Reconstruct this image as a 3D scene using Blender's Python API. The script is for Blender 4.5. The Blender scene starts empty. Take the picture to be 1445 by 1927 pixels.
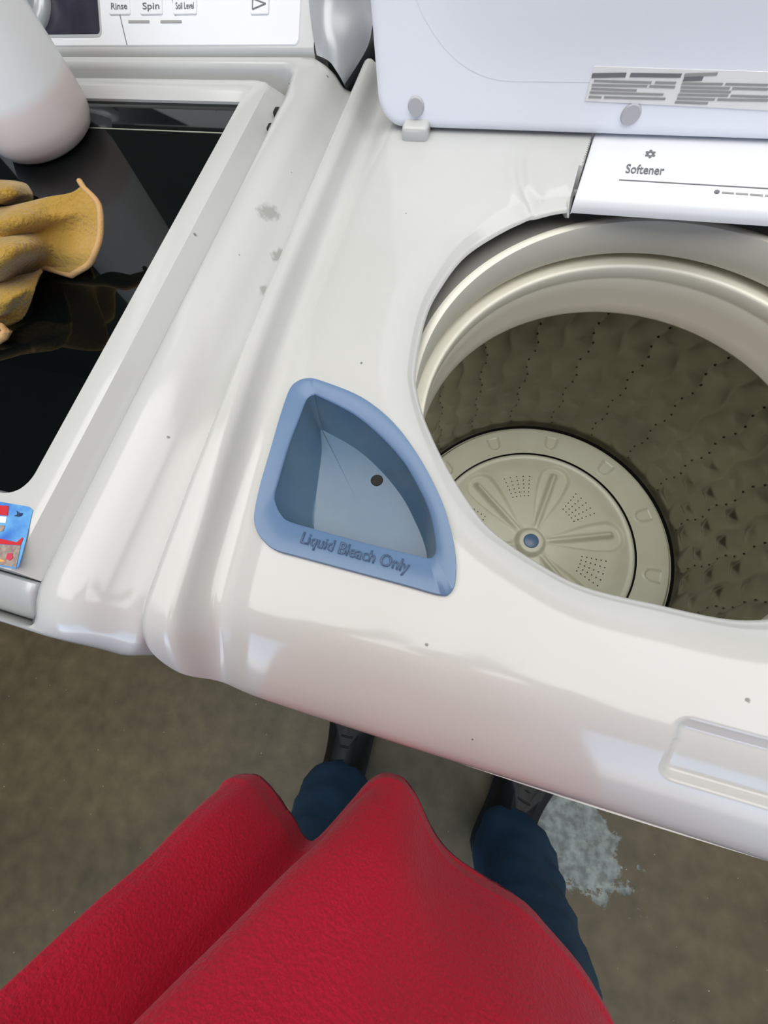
import bpy, bmesh, math, random
import numpy as np
from mathutils import Vector, Matrix, Euler
random.seed(4)
S = bpy.context.scene
COL = S.collection
PI = math.pi

# ------------------------------------------------------------------ camera
cd = bpy.data.cameras.new('camera')
cam = bpy.data.objects.new('camera', cd); COL.objects.link(cam); S.camera = cam
cd.sensor_fit = 'HORIZONTAL'; cd.sensor_width = 36.0; cd.lens = 19.1938
cd.clip_start = 0.01
cam.location = (-0.1359, 0.0702, 1.2368)
cam.rotation_euler = Matrix(((0.961809, -0.204264, 0.182211), (0.25062, 0.924827, -0.286154), (-0.110062, 0.320891, 0.940699))).to_euler()

# ------------------------------------------------------------------ world, light, exposure
W = bpy.data.worlds.new('sky'); S.world = W; W.use_nodes = True
nt = W.node_tree; nt.nodes.clear()
sky = nt.nodes.new('ShaderNodeTexSky'); sky.sky_type = 'HOSEK_WILKIE'
sky.sun_direction = (0.35, 0.5, 0.79); sky.turbidity = 4.0; sky.ground_albedo = 0.4
bg = nt.nodes.new('ShaderNodeBackground'); bg.inputs['Strength'].default_value = 13.0
wo = nt.nodes.new('ShaderNodeOutputWorld')
nt.links.new(sky.outputs[0], bg.inputs[0]); nt.links.new(bg.outputs[0], wo.inputs[0])

def area(name, loc, rot, sx, sy, power, color=(1, 1, 1), portal=False):
    l = bpy.data.lights.new(name, 'AREA'); l.shape = 'RECTANGLE'; l.size = sx; l.size_y = sy
    l.energy = power; l.color = color
    if portal: l.cycles.is_portal = True
    o = bpy.data.objects.new(name, l); COL.objects.link(o); o.location = loc; o.rotation_euler = rot
    return o
# daylight through the open garage door behind the person
area('door_portal', (0.2, -3.19, 1.13), (PI/2, 0, 0), 4.6, 2.24, 1, portal=True)
# added overhead fill panel to brighten the tub, no fixture known
area('tub_fill_light', (-0.05, 0.0, 2.58), (0, 0, 0), 3.0, 1.8, 46, (1.0, 0.985, 0.95))
S.view_settings.view_transform = 'Standard'; S.view_settings.look = 'None'
S.view_settings.gamma = 1.0; S.view_settings.use_curve_mapping = False
S.view_settings.exposure = 0.38
S.cycles.use_denoising = True
S.cycles.max_bounces = 10; S.cycles.diffuse_bounces = 5; S.cycles.glossy_bounces = 5
S.cycles.sample_clamp_indirect = 6.0

# ------------------------------------------------------------------ materials
def lin(c):
    return tuple(((x/255)/12.92 if x <= 10.3 else ((x/255+0.055)/1.055)**2.4) for x in c) + (1.0,)
def mat(name, color, rough=0.4, metal=0.0, spec=0.5, coat=0.0, noise=None, bump=None, trans=0.0, sheen=0.0, sss=0.0):
    """color: sRGB 0-255. noise=(scale, color2, contrast); bump=(scale, strength, dist)"""
    m = bpy.data.materials.new(name); m.use_nodes = True
    n = m.node_tree.nodes; L = m.node_tree.links; p = n['Principled BSDF']
    p.inputs['Base Color'].default_value = lin(color)
    p.inputs['Roughness'].default_value = rough; p.inputs['Metallic'].default_value = metal
    p.inputs['Specular IOR Level'].default_value = spec
    p.inputs['Coat Weight'].default_value = coat; p.inputs['Coat Roughness'].default_value = 0.05
    p.inputs['Transmission Weight'].default_value = trans
    p.inputs['Sheen Weight'].default_value = sheen; p.inputs['Sheen Roughness'].default_value = 0.4
    if sss:
        p.inputs['Subsurface Weight'].default_value = sss; p.inputs['Subsurface Radius'].default_value = (0.02, 0.015, 0.012)
        p.inputs['Subsurface Scale'].default_value = 1.0
    tc = n.new('ShaderNodeTexCoord')
    if noise:
        t = n.new('ShaderNodeTexNoise'); t.inputs['Scale'].default_value = noise[0]; t.inputs['Detail'].default_value = 6
        L.new(tc.outputs['Object'], t.inputs['Vector'])
        r = n.new('ShaderNodeValToRGB'); c = noise[2]
        r.color_ramp.elements[0].position = 0.5-c; r.color_ramp.elements[1].position = 0.5+c
        r.color_ramp.elements[0].color = lin(color); r.color_ramp.elements[1].color = lin(noise[1])
        L.new(t.outputs['Fac'], r.inputs[0]); L.new(r.outputs[0], p.inputs['Base Color'])
    if bump:
        t2 = n.new('ShaderNodeTexNoise'); t2.inputs['Scale'].default_value = bump[0]; t2.inputs['Detail'].default_value = 4
        L.new(tc.outputs['Object'], t2.inputs['Vector'])
        b = n.new('ShaderNodeBump'); b.inputs['Strength'].default_value = bump[1]; b.inputs['Distance'].default_value = bump[2]
        L.new(t2.outputs['Fac'], b.inputs['Height']); L.new(b.outputs[0], p.inputs['Normal'])
    return m
def nodes(m): return m.node_tree.nodes, m.node_tree.links, m.node_tree.nodes['Principled BSDF']

enamel = mat('white_enamel', (193, 194, 192), 0.13, spec=0.5, noise=(9, (189, 190, 187), 0.2))
enamel_left = mat('white_enamel_left', (193, 194, 192), 0.14, spec=0.5)
plastic_white = mat('white_plastic', (234, 237, 245), 0.42)
plastic_panel = mat('panel_plastic', (222, 224, 228), 0.35)
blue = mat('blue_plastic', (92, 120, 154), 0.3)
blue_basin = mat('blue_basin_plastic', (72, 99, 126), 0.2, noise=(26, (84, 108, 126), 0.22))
blue_dark = mat('blue_letter', (72, 94, 126), 0.4)
hole_black = mat('hole_black', (22, 22, 20), 0.8)
tub_plastic = mat('tub_plastic', (242, 240, 228), 0.34, noise=(5, (236, 234, 220), 0.2))
cover_plastic = mat('cover_plastic', (222, 220, 208), 0.55)
puls_plastic = mat('pulsator_plastic', (226, 225, 206), 0.3, noise=(12, (212, 211, 188), 0.25))
flange_shade = mat('flange_shade', (112, 111, 106), 0.6)  # grey puts the shade under the panel lip into the flange's colour
silver = mat('silver_plastic', (182, 185, 188), 0.3, metal=0.2)
silver_dark = mat('dark_silver_plastic', (120, 123, 128), 0.3, metal=0.5)
grey_pad = mat('grey_pad', (176, 177, 182), 0.6)
ink = mat('grey_ink', (112, 112, 116), 0.6)
ink_soft = mat('soft_grey_ink', (150, 149, 148), 0.6)
display = mat('display_black', (40, 38, 52), 0.25, noise=(60, (52, 50, 64), 0.2))
concrete_dark = None

# enamel with a few dirt specks and one scuff: real stains with a shape of their own
def add_stains(m, spots, scuffs):
    n, L, p = nodes(m)
    src = p.inputs['Base Color'].links[0].from_socket if p.inputs['Base Color'].links else None
    geo = n.new('ShaderNodeNewGeometry')
    nz = n.new('ShaderNodeTexNoise'); nz.inputs['Scale'].default_value = 420; nz.inputs['Detail'].default_value = 3
    L.new(geo.outputs['Position'], nz.inputs['Vector'])
    nz2 = n.new('ShaderNodeTexNoise'); nz2.inputs['Scale'].default_value = 190; nz2.inputs['Detail'].default_value = 5
    L.new(geo.outputs['Position'], nz2.inputs['Vector'])
    col = src
    def mixin(col, x, y, rx, ry, c, noise, strength, rot=0.0):
        mp = n.new('ShaderNodeMapping'); mp.vector_type = 'TEXTURE'
        mp.inputs['Location'].default_value = (x, y, 0); mp.inputs['Rotation'].default_value = (0, 0, rot)
        mp.inputs['Scale'].default_value = (rx, ry, 1)
        L.new(geo.outputs['Position'], mp.inputs['Vector'])
        sx = n.new('ShaderNodeSeparateXYZ'); L.new(mp.outputs[0], sx.inputs[0])
        cb = n.new('ShaderNodeCombineXYZ'); L.new(sx.outputs[0], cb.inputs[0]); L.new(sx.outputs[1], cb.inputs[1])
        ln = n.new('ShaderNodeVectorMath'); ln.operation = 'LENGTH'; L.new(cb.outputs[0], ln.inputs[0])
        ad = n.new('ShaderNodeMath'); ad.operation = 'MULTIPLY_ADD'; L.new(noise.outputs['Fac'], ad.inputs[0])
        ad.inputs[1].default_value = 1.3; L.new(ln.outputs['Value'], ad.inputs[2])
        mr = n.new('ShaderNodeMapRange'); mr.inputs['From Min'].default_value = 1.05; mr.inputs['From Max'].default_value = 1.5
        mr.inputs['To Min'].default_value = strength; mr.inputs['To Max'].default_value = 0
        L.new(ad.outputs[0], mr.inputs['Value'])
        mx = n.new('ShaderNodeMix'); mx.data_type = 'RGBA'
        L.new(mr.outputs[0], mx.inputs['Factor'])
        if col is not None: L.new(col, mx.inputs['A'])
        else: mx.inputs['A'].default_value = p.inputs['Base Color'].default_value
        mx.inputs['B'].default_value = lin(c)
        return mx.outputs['Result']
    for (x, y, r) in spots: col = mixin(col, x, y, r, r, (92, 92, 86), nz, 0.85)
    for (x, y, rx, ry, rot) in scuffs: col = mixin(col, x, y, rx, ry, (128, 128, 122), nz2, 0.6, rot)
    L.new(col, p.inputs['Base Color'])
def xy(p): return p[:2]
add_stains(enamel, [xy((-0.2419, 0.2786, 0.9570)) + (0.0014,), xy((0.0448, 0.0899, 0.9550)) + (0.002,), xy((-0.1401, 0.0736, 0.9570)) + (0.0016,),
                    xy((-0.2456, 0.4524, 0.9570)) + (0.0010,), xy((-0.0980, 0.0230, 0.9400)) + (0.0010,)], [])
add_stains(enamel_left, [xy((-0.3797, 0.1787, 0.9650)) + (0.0016,), xy((-0.3812, 0.6407, 0.9720)) + (0.0016,), xy((-0.3871, 0.3708, 0.9700)) + (0.0010,),
                         xy((-0.3789, 0.4957, 0.9700)) + (0.0010,), xy((-0.4348, 0.5514, 0.9650)) + (0.0014,), xy((-0.4452, 0.3927, 0.9600)) + (0.002,)],
           [xy((-0.3820, 0.4336, 0.9680)) + (0.009, 0.016, -0.4), xy((-0.3647, 0.3984, 0.9680)) + (0.006, 0.013, -0.2), xy((-0.3636, 0.3530, 0.9670)) + (0.005, 0.008, 0.0)])

# concrete floor with a pale worn patch and paint specks
floor_m = mat('concrete_floor', (114, 99, 70), 0.5, noise=(3.5, (96, 84, 60), 0.18), bump=(40, 0.25, 0.004))
def floor_mat(m):
    n, L, p = nodes(m)
    base = p.inputs['Base Color'].links[0].from_socket
    geo = n.new('ShaderNodeNewGeometry')
    nz = n.new('ShaderNodeTexNoise'); nz.inputs['Scale'].default_value = 14; nz.inputs['Detail'].default_value = 12; nz.inputs['Roughness'].default_value = 0.72
    L.new(geo.outputs['Position'], nz.inputs['Vector'])
    mp = n.new('ShaderNodeMapping'); mp.vector_type = 'TEXTURE'
    mp.inputs['Location'].default_value = (0.285, -0.262, 0); mp.inputs['Scale'].default_value = (0.165, 0.10, 1); mp.inputs['Rotation'].default_value = (0, 0, -0.5)
    L.new(geo.outputs['Position'], mp.inputs['Vector'])
    ln = n.new('ShaderNodeVectorMath'); ln.operation = 'LENGTH'; L.new(mp.outputs[0], ln.inputs[0])
    ad = n.new('ShaderNodeMath'); ad.operation = 'MULTIPLY_ADD'; L.new(nz.outputs['Fac'], ad.inputs[0]); ad.inputs[1].default_value = 2.2; L.new(ln.outputs['Value'], ad.inputs[2])
    mr = n.new('ShaderNodeMapRange'); mr.inputs['From Min'].default_value = 1.92; mr.inputs['From Max'].default_value = 2.0
    mr.inputs['To Min'].default_value = 1; mr.inputs['To Max'].default_value = 0; L.new(ad.outputs[0], mr.inputs['Value'])
    nz3 = n.new('ShaderNodeTexNoise'); nz3.inputs['Scale'].default_value = 55; nz3.inputs['Detail'].default_value = 6; L.new(geo.outputs['Position'], nz3.inputs['Vector'])
    rp = n.new('ShaderNodeValToRGB'); rp.color_ramp.elements[0].position = 0.38; rp.color_ramp.elements[1].position = 0.62
    rp.color_ramp.elements[0].color = lin((118, 122, 112)); rp.color_ramp.elements[1].color = lin((158, 162, 152)); L.new(nz3.outputs['Fac'], rp.inputs[0])
    mx = n.new('ShaderNodeMix'); mx.data_type = 'RGBA'; L.new(mr.outputs[0], mx.inputs['Factor']); L.new(base, mx.inputs['A']); L.new(rp.outputs[0], mx.inputs['B'])
    # blotches
    nz4 = n.new('ShaderNodeTexNoise'); nz4.inputs['Scale'].default_value = 22; nz4.inputs['Detail'].default_value = 8; L.new(geo.outputs['Position'], nz4.inputs['Vector'])
    mb = n.new('ShaderNodeMapRange'); mb.inputs['From Min'].default_value = 0.3; mb.inputs['From Max'].default_value = 0.75; mb.inputs['To Min'].default_value = 0.75; mb.inputs['To Max'].default_value = 1.2
    L.new(nz4.outputs['Fac'], mb.inputs['Value'])
    mm = n.new('ShaderNodeVectorMath'); mm.operation = 'SCALE'; L.new(mx.outputs['Result'], mm.inputs[0]); L.new(mb.outputs[0], mm.inputs['Scale'])
    # pale specks
    vo = n.new('ShaderNodeTexVoronoi'); vo.voronoi_dimensions = '2D'; vo.inputs['Scale'].default_value = 17; vo.inputs['Randomness'].default_value = 1.0; L.new(geo.outputs['Position'], vo.inputs['Vector'])
    sc = n.new('ShaderNodeSeparateColor'); L.new(vo.outputs['Color'], sc.inputs[0])
    th = n.new('ShaderNodeMath'); th.operation = 'MULTIPLY'; L.new(sc.outputs[0], th.inputs[0]); th.inputs[1].default_value = 0.10
    ls = n.new('ShaderNodeMath'); ls.operation = 'LESS_THAN'; L.new(vo.outputs['Distance'], ls.inputs[0])
    th2 = n.new('ShaderNodeMath'); th2.operation = 'SUBTRACT'; L.new(th.outputs[0], th2.inputs[0]); th2.inputs[1].default_value = 0.076
    L.new(th2.outputs[0], ls.inputs[1])
    m2 = n.new('ShaderNodeMix'); m2.data_type = 'RGBA'; L.new(ls.outputs[0], m2.inputs['Factor']); L.new(mm.outputs[0], m2.inputs['A']); m2.inputs['B'].default_value = lin((190, 184, 164))
    L.new(m2.outputs['Result'], p.inputs['Base Color'])
floor_mat(floor_m)

steel = mat('drum_steel', (146, 142, 126), 0.3, metal=0.9, noise=(7, (112, 108, 94), 0.25))
glass = mat('tinted_glass', (12, 17, 17), 0.03, spec=0.6, coat=0.3)
def glass_mat(m):
    n, L, p = nodes(m)
    p.inputs['Alpha'].default_value = 1.0
    t = n.new('ShaderNodeBsdfTransparent'); t.inputs['Color'].default_value = (0.10, 0.13, 0.13, 1)
    mx = n.new('ShaderNodeMixShader'); mx.inputs[0].default_value = 0.45
    out = n['Material Output']; L.new(p.outputs[0], mx.inputs[1]); L.new(t.outputs[0], mx.inputs[2])
    L.new(mx.outputs[0], out.inputs['Surface'])
fleece = mat('red_fleece', (208, 12, 52), 0.9, sheen=0.12, noise=(600, (188, 6, 42), 0.3), bump=(420, 0.5, 0.003))
denim = mat('blue_denim', (42, 74, 98), 0.85, noise=(260, (30, 56, 78), 0.3), bump=(300, 0.3, 0.002))
shoe_black = mat('black_shoe', (20, 20, 22), 0.5, bump=(120, 0.2, 0.002))
sole_m = mat('shoe_sole', (34, 34, 36), 0.7)
skin_m = mat('skin', (202, 152, 126), 0.5, sss=0.1)
hair_m = mat('brown_hair', (58, 42, 32), 0.6, bump=(180, 0.5, 0.004))
towel_m = mat('yellow_microfibre', (150, 122, 50), 0.95, noise=(22, (176, 136, 54), 0.22), sheen=0.3, bump=(260, 0.8, 0.004))
piping_m = mat('towel_piping', (186, 148, 98), 0.9, bump=(400, 0.5, 0.002))
wall_m = mat('painted_wall', (74, 73, 71), 0.8, noise=(3, (62, 61, 60), 0.3))
wall_light = mat('pale_wall', (240, 239, 236), 0.75)
ceil_m = mat('ceiling_boards', (196, 195, 191), 0.8, noise=(2, (184, 183, 178), 0.3))
drive_m = mat('driveway', (168, 166, 160), 0.8, noise=(6, (150, 148, 142), 0.3))
lamp_m = mat('lamp_housing', (225, 225, 222), 0.5)

bottle_m = mat('bottle_plastic', (238, 238, 238), 0.38, sss=0.08)
def bottle_mat(m):
    n, L, p = nodes(m)
    geo = n.new('ShaderNodeNewGeometry'); sx = n.new('ShaderNodeSeparateXYZ'); L.new(geo.outputs['Position'], sx.inputs[0])
    r = n.new('ShaderNodeMapRange'); r.inputs['From Min'].default_value = 1.008; r.inputs['From Max'].default_value = 1.018
    L.new(sx.outputs[2], r.inputs['Value'])
    mx = n.new('ShaderNodeMix'); mx.data_type = 'RGBA'; L.new(r.outputs[0], mx.inputs['Factor'])
    mx.inputs['A'].default_value = lin((232, 218, 215)); mx.inputs['B'].default_value = lin((240, 241, 241))
    L.new(mx.outputs['Result'], p.inputs['Base Color'])
bottle_mat(bottle_m)

# ------------------------------------------------------------------ helpers
def origin(o):
    v = Vector((0, 0, 0))
    while o is not None:
        v += o.location; o = o.parent
    return v
def link(name, me, m, parent=None, smooth=True, ang=40):
    o = bpy.data.objects.new(name, me); COL.objects.link(o)
    if m is not None: me.materials.append(m)
    if parent is not None:
        me.transform(Matrix.Translation(-origin(parent))); o.parent = parent
    if smooth:
        me.shade_smooth()
        if ang: me.set_sharp_from_angle(angle=math.radians(ang))
    return o
def mesh(name, V, F, m, parent=None, smooth=True, ang=40):
    me = bpy.data.meshes.new(name)
    me.from_pydata([tuple(float(c) for c in v) for v in V], [], [tuple(int(i) for i in f) for f in F])
    me.validate(); me.update()
    return link(name, me, m, parent, smooth, ang)
def bmobj(name, bm, m, parent=None, smooth=True, ang=40):
    bmesh.ops.recalc_face_normals(bm, faces=bm.faces)
    me = bpy.data.meshes.new(name); bm.to_mesh(me); bm.free()
    return link(name, me, m, parent, smooth, ang)
def box_bm(bm, x0, x1, y0, y1, z0, z1, bev=0.0, seg=3, mtx=None):
    r = bmesh.ops.create_cube(bm, size=1.0)
    vs = r['verts']
    for v in vs:
        v.co = Vector((x0+(v.co.x+.5)*(x1-x0), y0+(v.co.y+.5)*(y1-y0), z0+(v.co.z+.5)*(z1-z0)))
    if bev:
        es = list({e for v in vs for e in v.link_edges})
        rb = bmesh.ops.bevel(bm, geom=es, offset=bev, segments=seg, profile=0.5, affect='EDGES')
        vs = list({v for f in rb['faces'] for v in f.verts} | {v for v in vs if v.is_valid})
    if mtx is not None: bmesh.ops.transform(bm, matrix=mtx, verts=[v for v in vs if v.is_valid])
def box(name, x0, x1, y0, y1, z0, z1, m, parent=None, bev=0.0, seg=3):
    bm = bmesh.new(); box_bm(bm, x0, x1, y0, y1, z0, z1, bev, seg)
    return bmobj(name, bm, m, parent)
def grid_faces(nr, nc, wrap=False, base=0):
    F = []
    for r in range(nr-1):
        for c in range(nc if wrap else nc-1):
            a = base+r*nc+c; b = base+r*nc+(c+1) % nc
            F.append((a, b, b+nc, a+nc))
    return F
def lathe(name, prof, m, parent, cx, cy, n=128, ang=40, flip=False):
    V = []; 
    for (r, z) in prof:
        for k in range(n):
            t = 2*PI*k/n; V.append((cx+r*math.cos(t), cy+r*math.sin(t), z))
    F = grid_faces(len(prof), n, True)
    if flip: F = [f[::-1] for f in F]
    return mesh(name, V, F, m, parent, True, ang)
def catmull(P, n, closed=False):
    P = [np.array(p, float) for p in P]; out = []
    N = len(P); segs = N if closed else N-1
    for i in range(segs):
        if closed: p0, p1, p2, p3 = P[(i-1) % N], P[i], P[(i+1) % N], P[(i+2) % N]
        else: p0, p1, p2, p3 = P[max(i-1, 0)], P[i], P[i+1], P[min(i+2, N-1)]
        for k in range(n):
            t = k/n
            out.append(0.5*((2*p1)+(-p0+p2)*t+(2*p0-5*p1+4*p2-p3)*t*t+(-p0+3*p1-3*p2+p3)*t**3))
    if not closed: out.append(P[-1])
    return np.array(out)
def sstep(a, b, x):
    t = np.clip((x-a)/(b-a), 0, 1); return t*t*(3-2*t)
def tube(name, pts, radii, m, parent=None, n=14, caps=True):
    V = []; F = []; pts = [Vector(p) for p in pts]
    if not hasattr(radii, '__len__'): radii = [radii]*len(pts)
    up = Vector((0, 0, 1)); prev = None
    for i, p in enumerate(pts):
        d = (pts[min(i+1, len(pts)-1)]-pts[max(i-1, 0)]).normalized()
        a = d.cross(prev if prev is not None else (up if abs(d.z) < .9 else Vector((1, 0, 0)))).normalized()
        b = d.cross(a); prev = -b if prev is None else a.cross(d)
        for k in range(n):
            t = 2*PI*k/n; V.append(p+(a*math.cos(t)+b*math.sin(t))*radii[i])
    F = grid_faces(len(pts), n, True)
    if caps:
        F.append(tuple(range(n))[::-1]); F.append(tuple(range((len(pts)-1)*n, len(pts)*n)))
    bm = bmesh.new(); vs = [bm.verts.new(v) for v in V]
    for f in F:
        try: bm.faces.new([vs[i] for i in f])
        except ValueError: pass
    return bmobj(name, bm, m, parent)
def root(name, label, cat, loc, group=None):
    o = bpy.data.objects.new(name, None); COL.objects.link(o); o.location = loc
    o.empty_display_size = 0.05
    o['label'] = label; o['category'] = cat
    if group: o['group'] = group
    return o
def tag(o, label=None, cat=None, kind=None, group=None):
    if label: o['label'] = label
    if cat: o['category'] = cat
    if kind: o['kind'] = kind
    if group: o['group'] = group
    return o
def text(name, s, m, parent, a, b, up, size_h=None, extrude=0.0003, normal_off=0.0004, bold=0.0):
    """text whose baseline runs from point a to point b; up = direction of the letters' height"""
    cu = bpy.data.curves.new(name, 'FONT'); cu.body = s; cu.size = 1; cu.extrude = 0.0; cu.offset = bold; cu.resolution_u = 3
    tmp = bpy.data.objects.new('tmp_text', cu); COL.objects.link(tmp)
    dg = bpy.context.evaluated_depsgraph_get(); me = bpy.data.meshes.new_from_object(tmp.evaluated_get(dg))
    bpy.data.objects.remove(tmp)
    co = np.array([v.co[:] for v in me.vertices]); x0, x1 = co[:, 0].min(), co[:, 0].max()
    a = Vector(a); b = Vector(b); X = (b-a); w = X.length; X.normalize(); U = Vector(up); U = (U-X*U.dot(X)).normalized(); Nn = X.cross(U)
    sx = w/(x1-x0); sy = sx if size_h is None else size_h/0.7
    for v, c in zip(me.vertices, co):
        v.co = a+X*float((c[0]-x0)*sx)+U*float(c[1]*sy)+Nn*normal_off
    me.update()
    bm = bmesh.new(); bm.from_mesh(me)
    if extrude:
        r = bmesh.ops.extrude_face_region(bm, geom=list(bm.faces))
        bmesh.ops.translate(bm, vec=Nn*extrude, verts=[v for v in r['geom'] if isinstance(v, bmesh.types.BMVert)])
    bm.to_mesh(me); bm.free()
    return link(name, me, m, parent, False)
def sdf_poly(px, py, poly):
    """signed distance (negative inside) of arrays px,py to a closed polygon"""
    d = np.full(px.shape, 1e9); ins = np.zeros(px.shape, bool); N = len(poly)
    for i in range(N):
        ax, ay = poly[i][:2]; bx, by = poly[(i+1) % N][:2]
        ex, ey = bx-ax, by-ay; wx, wy = px-ax, py-ay
        t = np.clip((wx*ex+wy*ey)/(ex*ex+ey*ey+1e-18), 0, 1)
        d = np.minimum(d, (wx-ex*t)**2+(wy-ey*t)**2)
        c = ((ay > py) != (by > py)) & (px < (bx-ax)*(py-ay)/(by-ay+1e-18)+ax)
        ins ^= c
    d = np.sqrt(d); return np.where(ins, -d, d)
def sd_rrect(x, y, x0, x1, y0, y1, r):
    cx, cy = (x0+x1)/2, (y0+y1)/2
    qx = np.abs(x-cx)-(x1-x0)/2+r; qy = np.abs(y-cy)-(y1-y0)/2+r
    return np.minimum(np.maximum(qx, qy), 0)+np.hypot(np.maximum(qx, 0), np.maximum(qy, 0))-r
def rrect(x0, x1, y0, y1, rs, n=8):
    """closed loop, counter-clockwise from the front-right corner; rs = radii FR, BR, BL, FL"""
    out = []
    for (cx, cy, a0, r) in ((x1-rs[0], y0+rs[0], -PI/2, rs[0]), (x1-rs[1], y1-rs[1], 0, rs[1]), (x0+rs[2], y1-rs[2], PI/2, rs[2]), (x0+rs[3], y0+rs[3], PI, rs[3])):
        for k in range(n+1):
            t = a0+PI/2*k/n; out.append((cx+r*math.cos(t), cy+r*math.sin(t)))
    return out
def resample_loop(loop, dens=0.01):
    out = []
    N = len(loop)
    for i in range(N):
        a = np.array(loop[i]); b = np.array(loop[(i+1) % N]); k = max(1, int(np.linalg.norm(b-a)/dens))
        for j in range(k): out.append(a+(b-a)*j/k)
    return np.array(out)

# ------------------------------------------------------------------ room
def plane_box(name, *a, m): return tag(box(name, *a, m), kind='structure')
plane_box('floor', -3.4, 3.2, -3.2, 1.2, -0.1, 0.0, m=floor_m)
plane_box('wall_back', -3.4, 3.2, 1.1, 1.2, 0.0, 2.6, m=wall_m)
plane_box('wall_left', -3.4, -3.3, -3.2, 1.1, 0.0, 2.6, m=wall_m)
plane_box('wall_right', 3.1, 3.2, -3.2, 1.1, 0.0, 2.6, m=wall_light)
plane_box('ceiling', -3.4, 3.2, -3.2, 1.2, 2.6, 2.7, m=ceil_m)
bm = bmesh.new()
box_bm(bm, -3.4, -2.1, -3.3, -3.2, 0, 2.7); box_bm(bm, 2.5, 3.2, -3.3, -3.2, 0, 2.7); box_bm(bm, -2.1, 2.5, -3.3, -3.2, 2.25, 2.7)
tag(bmobj('wall_front', bm, wall_m, smooth=False), kind='structure')
plane_box('reflected_column', -1.60, -1.24, 1.06, 1.1, 0.0, 2.6, m=wall_light)  # unseen pale column, added for the band it reflects in the glass
plane_box('driveway', -14, 14, -22, -3.2, -0.12, -0.02, m=drive_m)

# ------------------------------------------------------------------ washing machine with the lid open
TC = (0.0, 0.308)
wm = root('washing_machine', 'white top-loading washing machine with its lid raised and a blue bleach tray', 'washing machine', (0, 0.31, 0))
tray_out = [(-0.2927, 0.2398, 0.9600), (-0.2886, 0.2490, 0.9600), (-0.2806, 0.2535, 0.9600), (-0.2682, 0.2531, 0.9600), (-0.2317, 0.2442, 0.9600), (-0.2010, 0.2268, 0.9600), (-0.1740, 0.2012, 0.9600), (-0.1518, 0.1724, 0.9600), (-0.1401, 0.1507, 0.9600), (-0.1332, 0.1331, 0.9600),
            (-0.1303, 0.1171, 0.9600), (-0.1325, 0.1086, 0.9600), (-0.1391, 0.1059, 0.9600), (-0.1631, 0.1066, 0.9600), (-0.2012, 0.1075, 0.9600), (-0.2413, 0.1085, 0.9600), (-0.2585, 0.1092, 0.9600), (-0.2699, 0.1139, 0.9600), (-0.2787, 0.1214, 0.9600), (-0.2838, 0.1316, 0.9600), (-0.2874, 0.1540, 0.9600), (-0.2899, 0.1857, 0.9600), (-0.2923, 0.2169, 0.9600)]
tray_in = [(-0.2758, 0.2322, 0.9590), (-0.2742, 0.2371, 0.9590), (-0.2711, 0.2392, 0.9590), (-0.2669, 0.2390, 0.9590), (-0.2351, 0.2288, 0.9590), (-0.2104, 0.2152, 0.9590), (-0.1860, 0.1966, 0.9590), (-0.1684, 0.1767, 0.9590), (-0.1574, 0.1608, 0.9590), (-0.1504, 0.1447, 0.9590),
           (-0.1476, 0.1353, 0.9590), (-0.1484, 0.1305, 0.9590), (-0.1517, 0.1286, 0.9590), (-0.1622, 0.1288, 0.9590), (-0.1938, 0.1292, 0.9590), (-0.2329, 0.1308, 0.9590), (-0.2560, 0.1322, 0.9590), (-0.2643, 0.1363, 0.9590), (-0.2704, 0.1427, 0.9590), (-0.2737, 0.1494, 0.9590), (-0.2748, 0.1625, 0.9590), (-0.2765, 0.1917, 0.9590), (-0.2762, 0.2166, 0.9590)]
tray_fl = [(-0.2670, 0.2203, 0.9300), (-0.2680, 0.2233, 0.9300), (-0.2669, 0.2245, 0.9300), (-0.2647, 0.2239, 0.9300), (-0.2333, 0.2129, 0.9300), (-0.2067, 0.1973, 0.9300), (-0.1834, 0.1779, 0.9300), (-0.1682, 0.1594, 0.9300), (-0.1593, 0.1465, 0.9300), (-0.1546, 0.1369, 0.9300),
           (-0.1537, 0.1308, 0.9300), (-0.1547, 0.1281, 0.9300), (-0.1577, 0.1269, 0.9300), (-0.1668, 0.1269, 0.9300), (-0.1958, 0.1281, 0.9300), (-0.2231, 0.1292, 0.9300), (-0.2359, 0.1302, 0.9300), (-0.2421, 0.1328, 0.9300), (-0.2466, 0.1381, 0.9300), (-0.2492, 0.1449, 0.9300), (-0.2525, 0.1596, 0.9300), (-0.2564, 0.1805, 0.9300), (-0.2611, 0.2047, 0.9300)]
tray_mid = [tuple((np.array(a)+np.array(b))/2) for a, b in zip(tray_out, tray_in)]
lip_pts = [(-0.1985, 0.2917, 0.9450), (-0.2022, 0.3428, 0.9450), (-0.1969, 0.3805, 0.9450), (-0.1803, 0.4257, 0.9450), (-0.1461, 0.4637, 0.9450), (-0.1153, 0.4816, 0.9450), (-0.0976, 0.4876, 0.9450)]
lip_front = [(-0.1918, 0.2686, 0.9450), (-0.1787, 0.2427, 0.9450), (-0.1560, 0.2097, 0.9430), (-0.1332, 0.1831, 0.9400), (-0.1119, 0.1639, 0.9400), (-0.0792, 0.1483, 0.9400), (-0.0440, 0.1379, 0.9400), (0.0066, 0.1371, 0.9400)]
lp = lip_pts[::-1]
left = [(p[0], p[1]) for p in lip_pts[::-1]] + [(p[0], p[1]) for p in lip_front]        # from back centre-left round to the front
right = [(-x, y) for (x, y) in left[::-1]]
lip = left + right[1:] if abs(left[-1][0]) < 0.004 else left + right
lip = [p for i, p in enumerate(lip)]
lip_c = resample_loop(catmull([p for p in left], 8).tolist() + catmull(right, 8).tolist(), 0.002)
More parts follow.
